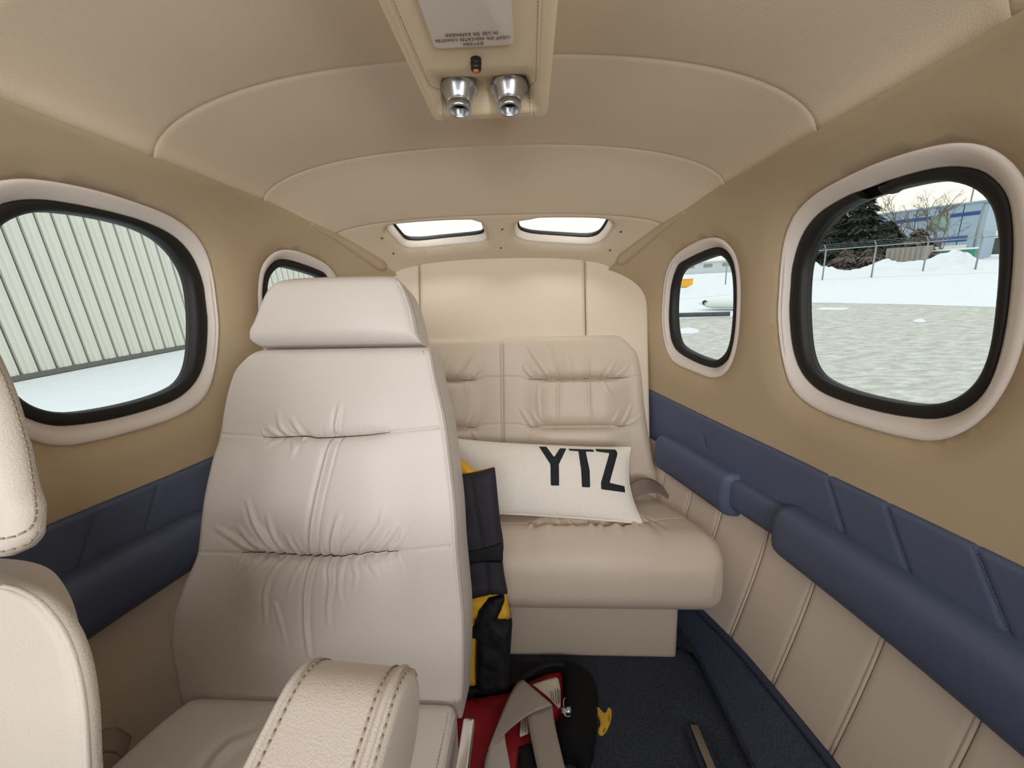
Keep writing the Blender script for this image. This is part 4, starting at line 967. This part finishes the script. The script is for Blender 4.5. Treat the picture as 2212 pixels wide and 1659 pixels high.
mk('lower_panel', *puffed(vl4([(385, 170), (520, 135), (530, 190), (500, 280), (465, 350), (560, 372), (588, 345), (560, 200), (595, 400), (575, 700), (560, 960), (280, 985), (272, 800), (280, 520), (60, 480), (60, 460), (225, 440), (270, 380), (300, 270)]), t3(-.004), .020, .005, .016, .004, .003, 50, 5, smooth_it=0), 'black', ves)
mk('strap', *puffed(vl4([(358, 255), (400, 215), (440, 150), (525, 140), (520, 180), (450, 260), (372, 282), (280, 400), (270, 350)]), t3(.012), .002, .004, .004, .002, 0, smooth_it=0), 'black', ves)

# inflatable vest lying on the floor
ZV = -.745
red = thing('inflatable_vest', (.09, .63, -.768), 'red and black inflatable life vest crumpled on the carpet beside the single seat', 'life vest')
def fl(l, z=ZV): return [tuple(atZ(960+x*.2465, 1250+y*.2465, z)[:2]) for x, y in l]
def f3(z): return lambda x, y, d: np.stack([x, y, z+d], 1)
mk('red_bladder', *puffed(fl([(60, 1015), (215, 1010), (400, 985), (600, 955), (720, 870), (880, 800), (1000, 775), (1040, 790), (1045, 1120), (900, 1300), (700, 1660), (640, 1800), (0, 1800), (60, 1400)]), f3(-.7655), .022, .006, .03, .005, .003, 40, 8, smooth_it=0), 'red', red, label='glossy red fabric')
mk('black_trim', *tube(chaikin(np.array([atZ(960+x*.2465, 1250+y*.2465, -.735) for x, y in [(120, 1000), (350, 970), (560, 935), (680, 880), (830, 780), (960, 745), (1050, 755)]]), 2, False), .0055, 8), 'black', red)
mk('mesh_panel', *puffed(fl([(560, 900), (700, 830), (850, 730), (980, 705), (1130, 720), (1250, 780), (1330, 870), (1355, 960), (1345, 1100), (1325, 1380), (1305, 1530), (1235, 1655), (1195, 1640), (1130, 1540), (1040, 1560), (940, 1300), (1045, 1150), (1040, 785), (880, 790), (700, 880)]), f3(-.764), .032, .006, .025, .005, .003, 30, 9, smooth_it=1), 'mesh', red, label='black mesh back panel')
mk('black_cover', *puffed(fl([(255, 985), (260, 640), (600, 640), (900, 690), (960, 720), (830, 770), (700, 870), (560, 930), (400, 970)]), f3(-.765), .012, .007, .02, .005, .003, 30, 10, smooth_it=0), 'black', red)
mk('black_cover', *puffed(fl([(650, 1470), (760, 1430), (830, 1560), (880, 1800), (640, 1800)], -.735), f3(-.738), .004, .006, .01, .004, .001, 30, 12, smooth_it=0), 'black', red)
lab = mk('care_label', *puffed(fl([(770, 930), (880, 890), (975, 865), (1000, 880), (1015, 960), (1020, 1130), (1000, 1140), (920, 1050)], -.738), f3(-.7375), .0015, .004, .003, .001, .0012, 70, 11, smooth_it=0), 'label', red, label='crinkled cream label with small print')
parts = []
for k, (x0, y0, x1, y1) in enumerate([(990, 960, 1000, 1110), (970, 970, 985, 1105), (948, 990, 966, 1095), (930, 985, 945, 1070), (1003, 970, 1010, 1100)]):
    a, b = atZ(960+x0*.2465, 1250+y0*.2465, -.7325), atZ(960+x1*.2465, 1250+y1*.2465, -.7325)
    parts.append(stitches([a, b], .0028, .0020, .0006))
mk('small_print', *merge(*parts), 'ink', lab, kind='stuff')
lab2 = mk('care_label', *puffed(fl([(668, 1210), (720, 1190), (740, 1360), (660, 1390), (664, 1300)], -.735), f3(-.7345), .0015, .004, .003, .001, .001, 70, 13, smooth_it=0), 'label', red)
mk('small_print', *merge(*[stitches([atZ(960+x*.2465, 1250+1220*.2465, -.7305), atZ(960+x*.2465, 1250+1345*.2465, -.7305)], .0028, .002, .0005) for x in (690, 708)]), 'ink', lab2, kind='stuff')
# gas cylinder and ring
a, b = atZ(1213, 1538, -.722), atZ(1233, 1535, -.722); ax_ = (b-a)/np.linalg.norm(b-a); L_ = np.linalg.norm(b-a)
cyl = mk('gas_valve', *lathe([(.0002, 0), (.006, 0), (.006, L_*.3), (.0048, L_*.4), (.0048, L_*.5), (.0065, L_*.6), (.0065, L_), (.0002, L_)], a, ax_, 18), 'alu', red, label='grey metal valve')
mk('wire_ring', *tube(chaikin(np.array([atZ(1221, 1508, -.722), atZ(1217, 1512, -.718), atZ(1218, 1530, -.712), atZ(1220, 1545, -.716), atZ(1226, 1549, -.72), atZ(1232, 1547, -.722)]), 2, False), .0012, 8), 'chrome', cyl)
# pull toggle on a cord
TG = [(1325, 1150), (1345, 1128), (1365, 1150), (1400, 1190), (1418, 1175), (1425, 1145), (1440, 1132), (1460, 1145), (1468, 1185), (1462, 1240), (1440, 1310), (1400, 1372), (1370, 1384), (1345, 1365), (1342, 1330), (1365, 1290), (1358, 1240), (1335, 1200)]
tg = mk('pull_toggle', *puffed(fl(TG, -.7655), f3(-.7655), .003, .002, .003, .004, 0, smooth_it=1), 'toggle', red, label='yellow plastic pull toggle')
mk('cord', *tube([atZ(1290, 1530, -.755), atZ(1286, 1531, -.760), atZ(1290, 1533, -.762)], .0012, 6), 'label', red)
marks = []
for (x, y), (x2, y2) in (((1388, 1345), (1408, 1300)), ((1396, 1349), (1414, 1305)), ((1434, 1250), (1442, 1192)), ((1442, 1252), (1450, 1194))):
    a, b = atZ(960+x*.2465, 1250+y*.2465, -.7608), atZ(960+x2*.2465, 1250+y2*.2465, -.7608); marks.append(stitches([a, b], .0022, .0016, .0006))
mk('small_print', *merge(*marks), 'ink', tg, kind='stuff')
# grey seat belt webbing thrown over the vest
blt = thing('seat_belt', (.05, .6, -.74), 'taupe grey seat belt webbing folded over the red vest on the floor', 'belt')
def z4(l): return [atZ(960+x*.2465, 1250+y*.2465, z) for x, y, z in l]
mk('webbing', *ribbon(z4([(690, 890, -.712), (640, 910, -.710), (590, 990, -.71), (530, 1120, -.712), (440, 1350, -.716), (380, 1500, -.722)]), z4([(940, 1110, -.712), (935, 1115, -.710), (870, 1140, -.71), (740, 1190, -.711), (560, 1330, -.715), (470, 1430, -.722)]), sub=10), 'web', blt, label='folded upper run of the belt', solid=.0018)
mk('webbing', *ribbon(z4([(720, 1190, -.7175), (745, 1330, -.716), (775, 1480, -.718), (820, 1700, -.722), (850, 1800, -.722)]), z4([(942, 1105, -.7175), (960, 1250, -.716), (1000, 1430, -.718), (1060, 1680, -.722), (1090, 1800, -.722)])), 'web', blt, solid=.0018)
mk('webbing', *ribbon(z4([(440, 1400, -.7235), (385, 1500, -.723), (355, 1600, -.722), (340, 1720, -.722), (340, 1800, -.722)]), z4([(525, 1330, -.7235), (535, 1440, -.723), (560, 1560, -.722), (580, 1680, -.722), (585, 1800, -.722)])), 'webl', blt, label='paler grey belt end', solid=.0018)

# ================================================================== OUTSIDE (gravity frame)
def gdisc():
    n = 60; V, F = [], []; xs = np.linspace(-1, 1, n)
    for a in xs:
        for b in xs: V.append((200*a*abs(a), 200*b*abs(b), 0))
    V = np.array(V); V[:, 2] = -.02
    return V, grid_faces(n, n, flip=True)
mk('ground', *gdisc(), 'snow', kind='structure', frame='G')
# pavement
e = [gH(1457, 690), gH(1590, 684), gH(1745, 653), gH(2150, 663)]
e.sort(key=lambda q: q[1])
far = e[::-1]
d0 = e[0]-e[1]; d0 = d0/np.linalg.norm(d0)
lastp = gH(2150, 663); edge = [gH(1420, 690), gH(1590, 684), gH(1745, 653), gH(1950, 657), gH(2150, 663)]
dirn = (edge[-1]-edge[-2])/np.linalg.norm(edge[-1]-edge[-2])
pol = np.array([q[:2] for q in edge]+[(edge[-1]+dirn*40)[:2]]+[(30.0, -30.0), (.7, -30.0), (.7, float(edge[0][1])*.6)])
v, f = cdt_fill(resample(pol, 200), (), 1.0)
mk('pavement', np.stack([v[:, 0], v[:, 1], np.full(len(v), .0)], 1), f, 'pave', kind='structure', frame='G', solid=.015)
# thin snow patches on the pavement
for (cx, cy, wx, wy, sd, lb) in ((1480, 716, 38, 7, 3, 'thin white snow patch on the pavement seen low in the small right window'), (1800, 668, 40, 3, 4, 'thin white snow patch near the far pavement edge, in the big right window'), (1985, 694, 16, 4, 5, 'tiny lump of snow in the middle of the pavement')):
    rr = random.Random(sd); pp = [gH(cx+wx*math.cos(t)*rr.uniform(.7, 1.1), cy+wy*math.sin(t)*rr.uniform(.6, 1.1))[:2] for t in np.linspace(0, 2*math.pi, 19)[:-1]]
    sp_ = max(.03, float(np.ptp(np.array(pp), axis=0).min())/14)
    mk('snow_patch', *puffed(pp, lambda x, y, d: np.stack([x, y, .004+d], 1), .035, sp_, sp_*3, .004, .008, 6, sd, smooth_it=2), 'snow', None, lb, 'snow patch', frame='G')
# fence
posts = [gH(1567, 614), gH(1671, 609), gH(1776, 605), gH(1882, 599), gH(1992, 592), gH(2105, 588)]
pts2 = [q[:2] for q in posts]
fd = (pts2[-1]-pts2[-2]); pts2.append(pts2[-1]+fd); posts = [np.array([q[0], q[1], 0]) for q in pts2]
fen = thing('chain_link_fence', posts[2], 'galvanised perimeter fence with barbed wire arms beyond the snowy pavement', 'fence', frame='G')
HFe = 2.0
out_d = np.array([-fd[1], fd[0], 0]); out_d /= np.linalg.norm(out_d); out_d = out_d if out_d[1] > 0 else -out_d
for q in posts:
    pp = mk('post', *tube([q, q+np.array([0, 0, HFe])], .045, 8), 'galv', fen)
    mk('wire_arm', *tube([q+np.array([0, 0, HFe]), q+np.array([0, 0, HFe+.35])-out_d*.05-np.array([fd[0], fd[1], 0])*.05], .03, 6), 'galv', pp)
mk('top_rail', *tube([q+np.array([0, 0, HFe]) for q in posts], .035, 8), 'galv', fen)
for k in (.12, .23, .34):
    mk('barbed_wire', *tube([q+np.array([0, 0, HFe+k]) for q in posts], .008, 4), 'galv', fen)
# snow banks beyond the fence
def bank(c0, c1, width, hfun, seed):
    c0, c1 = np.asarray(c0, float), np.asarray(c1, float); L = np.linalg.norm(c1-c0); u = (c1-c0)/L; w = np.array([-u[1], u[0]])
    n, m = int(L/.18)+2, 36; V = []
    S, T = np.meshgrid(np.linspace(0, 1, n), np.linspace(-1, 1, m), indexing='ij')
    P = c0+S[..., None]*L*u+T[..., None]*width*w; flat = P.reshape(-1, 2)
    h = hfun(S.ravel())*np.maximum(0, 1-T.ravel()**2)*np.clip(np.minimum(S.ravel(), 1-S.ravel())*8, 0, 1)**.6*(1+.40*vnoise(flat, .7, seed)+.38*vnoise(flat, 1.7, seed+1)+.25*vnoise(flat, 3.4, seed+2))
    return np.column_stack([flat, np.maximum(h, -.02)-.015]), grid_faces(n, m, flip=True)
fo = lambda i, k: pts2[i]+out_d[:2]*k
mk('snow_bank', *bank(fo(0, 6), fo(6, 5)+fd*2, 4.5, lambda s: .62+.16*np.sin(s*15)+.14*np.sin(s*34+1), 3), 'snow', None, 'long heaped snow bank just beyond the fence', 'snow bank', frame='G')
mk('snow_bank', *bank(gH(1380, 650)[:2], gH(1660, 622)[:2], 1.4, lambda s: .34+.16*np.sin(s*17), 5), 'snow', None, 'low ploughed snow ridge seen through the small right window', 'snow bank', frame='G')
# evergreens, brush, bare trees
def on_fence(px, k):       # ground point at distance k behind the fence line along the pixel column
    e0 = fo(2, k); return gP(px, 560, e0, out_d)
def conifer(c, h, r, n, seed, label, m='needle', drop=.5, name='evergreen_tree'):
    rr = np.random.default_rng(seed); c = np.array([c[0], c[1], 0.0])
    t = thing(name, c, label, 'tree', 'trees behind the fence', frame='G')
    mk('trunk', *tube([c, c+np.array([0, 0, h*.95])], [r*.07, .03], 8), 'bark', t)
    zz = h*(.06+.94*rr.random(n)**1.25); ang = rr.random(n)*2*math.pi
    rad = r*(1-zz/h)**.85*(.35+.65*np.sqrt(rr.random(n)))*(1+.25*np.sin(zz*7)); p = c+np.stack([rad*np.cos(ang), rad*np.sin(ang), zz-drop*rad*.35], 1)
    s = .16+.2*rr.random(n); d = np.stack([np.cos(ang), np.sin(ang), -.3-.3*rr.random(n)], 1)*s[:, None]*1.6; q = np.stack([-np.sin(ang), np.cos(ang), rr.normal(0, .3, n)], 1)*s[:, None]*.55
    V = np.stack([p-q, p+q, p+d], 1).reshape(-1, 3); F = np.arange(3*n).reshape(-1, 3)
    mk('foliage', V, F.tolist(), m, t, kind='stuff', smooth=False); return t
for i, (px, k, h, r, lb) in enumerate([(1752, 13, 4.0, 3.0, 'low dark evergreen by the left edge of the big right window'), (1800, 15, 5.6, 3.2, 'tall dark evergreen nearest the gap in the window seal'), (1848, 15, 7.2, 3.0, 'tallest dark evergreen, left of the bare trees'), (1782, 11, 3.2, 2.6, 'short bushy evergreen in front of the taller ones'), (1905, 14, 4.0, 3.0, 'broad dark evergreen under the bare trees')]):
    conifer(on_fence(px, k), h, r, 4200, 40+i, lb)
def bare_tree(c, h, seed, label, spread=.5):
    rr = random.Random(seed); c = np.array([c[0], c[1], 0.0]); t = thing('bare_tree', c, label, 'tree', 'trees behind the fence', frame='G'); parts = []
    def grow(p, d, l, r, lev):
        q = p+d*l*.5+np.array([rr.uniform(-.05, .05) for _ in range(3)])*l; e_ = p+d*l
        (trunk if lev == 0 else parts).append(tube([p, q, e_], [r, r*.85, r*.6], 5 if lev < 2 else 3, cap=False))
        if lev >= 4: return
        for _ in range(4 if lev else 5):
            a = np.array([rr.gauss(0, 1), rr.gauss(0, 1), rr.gauss(.25, .5)]); nd = d+a*spread; nd[2] = max(nd[2], .15); nd /= np.linalg.norm(nd)
            s = rr.uniform(.35, 1.0); grow(p+d*l*s, nd, l*rr.uniform(.5, .75), r*.55, lev+1)
    trunk = []; grow(c, np.array([rr.uniform(-.1, .1), 0, 1.0]), h*.42, h*.011, 0)
    mk('trunk', *merge(*trunk), 'bark', t); mk('branches', *merge(*parts), 'bark', t, kind='stuff')
for i, (px, k, h, lb) in enumerate([(1880, 17, 7.4, 'leafless tree just right of the tallest evergreen'), (1935, 18, 8.0, 'leafless tree in front of the left part of the pale blue building'), (1985, 17, 7.6, 'leafless tree in front of the middle of the pale blue building'), (2030, 18, 6.6, 'leafless tree before the green tinted window')]):
    bare_tree(on_fence(px, k), h, 60+i, lb, .62)
for i, (px, k, h, r, lb) in enumerate([(1830, 9.5, 1.9, 2.0, 'brown leafless shrub below the evergreens'), (1880, 9.5, 1.9, 1.8, 'brown leafless shrub behind the second fence post'), (1975, 11, 3.0, 2.0, 'brown leafless shrub before the pale blue building')]):
    conifer(on_fence(px, k), h, r, 1600, 80+i, lb, 'brush', .1, 'shrub')
# pale blue building
kb = 26
bl, brr = on_fence(1700, kb), on_fence(2112, kb)
bd = fd/np.linalg.norm(fd)
bld = thing('warehouse', (bl[0], bl[1], 0), 'pale blue flat roofed building with dark blue stripes behind the bare trees', 'building', frame='G')
e0 = fo(2, kb)
ht = gP(2116, 437, e0, out_d)[2]; hs1 = gP(2108, 460, e0, out_d)[2]; hs2 = gP(2095, 514, e0, out_d)[2]; hb = 0
u3 = np.array([bd[0], bd[1], 0.]); w3 = out_d
Lb = np.linalg.norm((brr-bl)[:2]); org = np.array([bl[0], bl[1], 0])
def fac(x0, x1, z0, z1, d0, d1):
    v_, f_ = box(0, 1, 0, 1, 0, 1); 
    return np.array([org+u3*(x0+(x1-x0)*q[0])+w3*(d0+(d1-d0)*q[1])+np.array([0, 0, z0+(z1-z0)*q[2]]) for q in v_]), f_
npan = 10
for i in range(npan): mk('wall_panel', *fac(Lb*i/npan+.03, Lb*(i+1)/npan-.03, 0, ht, 0, 10), 'bluewall', bld, smooth=False)
mk('stripe', *fac(0, Lb-.5, hs1-.16, hs1+.16, -.06, .1), 'bluestripe', bld, smooth=False)
mk('stripe', *fac(Lb*.6, Lb-1.0, hs2-.25, hs2+.25, -.06, .1), 'bluestripe', bld, smooth=False)
mk('roof_edge', *fac(-.2, Lb+.2, ht, ht+.15, -.15, 10.2), 'bluewall', bld, smooth=False)
def bx(px, py): q = gP(px, py, e0, out_d); return (q-org).dot(u3), q[2]
(wx0, wz1), (wx1, wz0) = bx(2013, 468), bx(2047, 497)
for j in range(2):
    wf = mk('window_frame', *fac(wx0+(wx1-wx0)*j/2, wx0+(wx1-wx0)*(j+1)/2, wz0, wz1, -.08, .1), 'galv', bld, smooth=False)
    mk('pane', *fac(wx0+(wx1-wx0)*(j+.1)/2, wx0+(wx1-wx0)*(j+.9)/2, wz0+.1, wz1-.1, -.1, .05), 'pane_far', wf, smooth=False)
for a_, b_ in (((2012, 535), (2022, 558)), ((2028, 532), (2052, 557)), ((2058, 530), (2082, 556))):
    (x0, z1), (x1, z0) = bx(*a_), bx(*b_); dr = mk('loading_door', *fac(x0, x1, 0, z1, -.06, .1), 'float', bld, smooth=False)
# light poles
def pole(px_t, py_t, px_b, py_b, k, arm, label):
    e1 = fo(2, k); b_ = gP(px_b, py_b, e1, out_d); tp = gP(px_t, py_t, e1, out_d); hgt = tp[2]; b0 = np.array([b_[0], b_[1], 0.])
    t = thing('light_pole', b0, label, 'light pole', frame='G')
    mk('pole', *tube([b0, b0+np.array([0, 0, hgt])], [.12, .08], 8), 'galv', t)
    mk('lamp_arm', *tube([b0+np.array([0, 0, hgt]), b0+np.array([0, 0, hgt])+u3*arm], .07, 6), 'galv', t)
    c_ = b0+np.array([0, 0, hgt])+u3*arm; mk('lamp_head', *box(c_[0]-.3, c_[0]+.3, c_[1]-.2, c_[1]+.2, c_[2]-.1, c_[2]+.08), 'galv', t, smooth=False)
pole(2120, 440, 2102, 545, 16, 1.2, 'steel light pole at the right corner of the pale blue building')
pole(2103, 392, 2094, 450, 42, -.1, 'thin pole rising behind the pale blue building roof')
# dumpster and weathered wall panel behind the bank
c = on_fence(2030, 10.5); c0 = np.array([c[0], c[1], 0]); dm = thing('dumpster', c0, 'green dumpster half buried behind the snow bank', 'dumpster', frame='G')
def ob(o, x0, x1, z0, z1, d0, d1):
    v_, f_ = box(x0, x1, d0, d1, z0, z1); return np.array([o+u3*q[0]+w3*q[1]+np.array([0, 0, q[2]]) for q in v_]), f_
mk('body', *ob(c0, -1.7, 1.7, 0, 1.25, 0, 1.8), 'dumpster', dm, smooth=False, bevel=.05)
mk('lid', *ob(c0, -1.75, 1.75, 1.25, 1.36, -.05, 1.85), 'snow', dm, smooth=False, bevel=.04)
for x in (-1.2, 0, 1.2): mk('rib', *ob(c0, x-.06, x+.06, .1, 1.2, -.08, 0), 'dumpster', dm, smooth=False)
c = on_fence(1958, 9.0); c0 = np.array([c[0], c[1], 0]); ct = thing('shipping_container', c0, 'weathered grey container behind the snow bank, left of the dumpster', 'container', frame='G')
mk('body', *ob(c0, -1.25, 1.1, 0, 1.75, 0, 2.2), 'concrete', ct, smooth=False)
for i in range(8): mk('corrugation', *ob(c0, -1.2+i*.29, -1.06+i*.29, .05, 1.7, -.06, 0), 'concrete', ct, smooth=False)
# parked-away things seen through the small right window
q0, q1 = gH(1506, 668), gH(1592, 668)
hu = (q1-q0); hu[2] = 0; hl_ = np.linalg.norm(hu); hu /= hl_; hw_ = np.array([-hu[1], hu[0], 0])
V = []; prof = [(0, .02, .12), (.12, .10, .5), (.28, .30, .78), (.45, .36, .9), (.8, .38, .9), (1.0, .38, .86), (1.6, .3, .8)]
kf = hl_*.36
for s_, w_, h_ in prof:
    for a in np.linspace(0, 2*math.pi, 17)[:-1]: V.append(np.array([q0[0], q0[1], 0])+hu*s_*hl_+hw_*w_*math.cos(a)*1.2+np.array([0, 0, .24+.22*math.sin(a)*h_*min(1, w_/.3+.2)]))
flt = thing('aircraft_float', (q0[0], q0[1], 0), 'white aircraft float lying on the snow behind the dark beam', 'aircraft float', frame='G')
mk('hull', np.array(V), grid_faces(len(prof), 16, wrap=True, flip=True), 'float', flt)
mk('nose_bumper', *lathe([(.0, -.02), (.09, .0), (.10, .03), (.07, .06)], np.array([q0[0], q0[1], .30])+hu*.26*hl_+hw_*-.3, -hw_, 14), 'beam', flt)
q0, q1 = gH(1440, 685), gH(1577, 682)
bm = thing('beam', (q0[0], q0[1], 0), 'long dark beam lying at the edge of the pavement', 'beam', frame='G')
for j in range(4):
    a_, b_ = q0+(q1-q0)*(j/4), q0+(q1-q0)*((j+1)/4-.0005); mk('segment', *tube([a_+np.array([0, 0, .07]), b_+np.array([0, 0, .07])], .075, 8), 'beam', bm)
q0 = gH(1478, 621); cr_ = thing('crate', (q0[0], q0[1], 0), 'small bright yellow orange crate on the far snow', 'crate', frame='G')
cs = .68*np.linalg.norm(gH(1493, 621)-gH(1469, 621))
c0 = np.array([q0[0], q0[1], 0]); mk('body', *ob(c0, -cs/2, cs/2, 0, cs*.75, 0, cs*.7), 'crate', cr_, smooth=False, bevel=.04); mk('lid', *ob(c0, -cs/2-.03, cs/2+.03, cs*.75, cs*.8, -.03, cs*.7+.03), 'crate', cr_, smooth=False)
# low far buildings seen above the bank
c = on_fence(2190, 45); c0 = np.array([c[0], c[1], 0]); ls = thing('far_shed', c0, 'low dark far building at the right edge of the big right window', 'building', frame='G')
mk('wall', *ob(c0, -9, 18, 0, 1.9, 0, 8), 'beam', ls, smooth=False); mk('roof', *ob(c0, -9.3, 18.3, 1.9, 2.3, -.3, 8.3), 'snow', ls, smooth=False)
c = on_fence(1530, 30); c0 = np.array([c[0], c[1], 0]); ls = thing('far_building', c0, 'low grey far building seen at the top of the small right window', 'building', frame='G')
mk('wall', *ob(c0, -9, 9, 0, 1.7, 0, 8), 'farwall', ls, smooth=False); mk('roof', *ob(c0, -9.3, 9.3, 1.7, 1.95, -.3, 8.3), 'snow', ls, smooth=False)
for x in (-6, -3, 0, 3, 6): mk('window', *ob(c0, x-.7, x+.7, .9, 1.4, -.06, .1), 'concrete', ls, smooth=False)

# ---- hangar on the left
h0, h1 = gH(22, 826), gH(405, 752)
hd = h1-h0; hd[2] = 0; hd /= np.linalg.norm(hd); hn = np.array([hd[1], -hd[0], 0])
if hn.dot(np.array([0, 0, 0])-h0) < 0: hn = -hn
han = thing('hangar', (h0[0], h0[1], 0), 'pale ribbed metal hangar wall standing in the snow outside the left windows', 'building', frame='G')
xA = (gP(40, 700, h0, hn)-h0).dot(hd); xB = (gP(397, 700, h0, hn)-h0).dot(hd)
pitch_h = (xB-xA)/11.5
h0g = np.array([h0[0], h0[1], 0.])
def hb_(x0, x1, z0, z1, d0, d1):
    v_, f_ = box(x0, x1, d0, d1, z0, z1); return np.array([h0g+hd*q[0]+hn*q[1]+np.array([0, 0, q[2]]) for q in v_]), f_
for i in range(-14, 46):
    x0 = xA+i*pitch_h; x1 = x0+pitch_h; w_ = pitch_h
    prof = [(0, 0), (.03*w_, .0), (.06*w_, -.08), (.20*w_, -.08), (.23*w_, 0), (.48*w_, 0), (.52*w_, .035), (.80*w_, .035), (.84*w_, 0), (w_, 0)]
    V = np.array([h0g+hd*(x0+a)+hn*b+np.array([0, 0, z]) for z in (.1, 9.0) for a, b in prof]); n = len(prof)
    pn = mk('siding_panel', V, [(k, k+1, n+k+1, n+k) for k in range(n-1)], 'siding', han, smooth=False)
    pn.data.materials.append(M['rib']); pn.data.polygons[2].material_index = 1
mk('base_flashing', *hb_(xA-14*pitch_h, xA+46*pitch_h, 0, .16, -.2, .05), 'base', han, smooth=False)
mk('backing', *hb_(xA-14*pitch_h, xA+46*pitch_h, 0, 9.0, -.6, -.1), 'siding', han, smooth=False)

for o in bpy.data.objects:
    if '_g' in o: del o['_g']
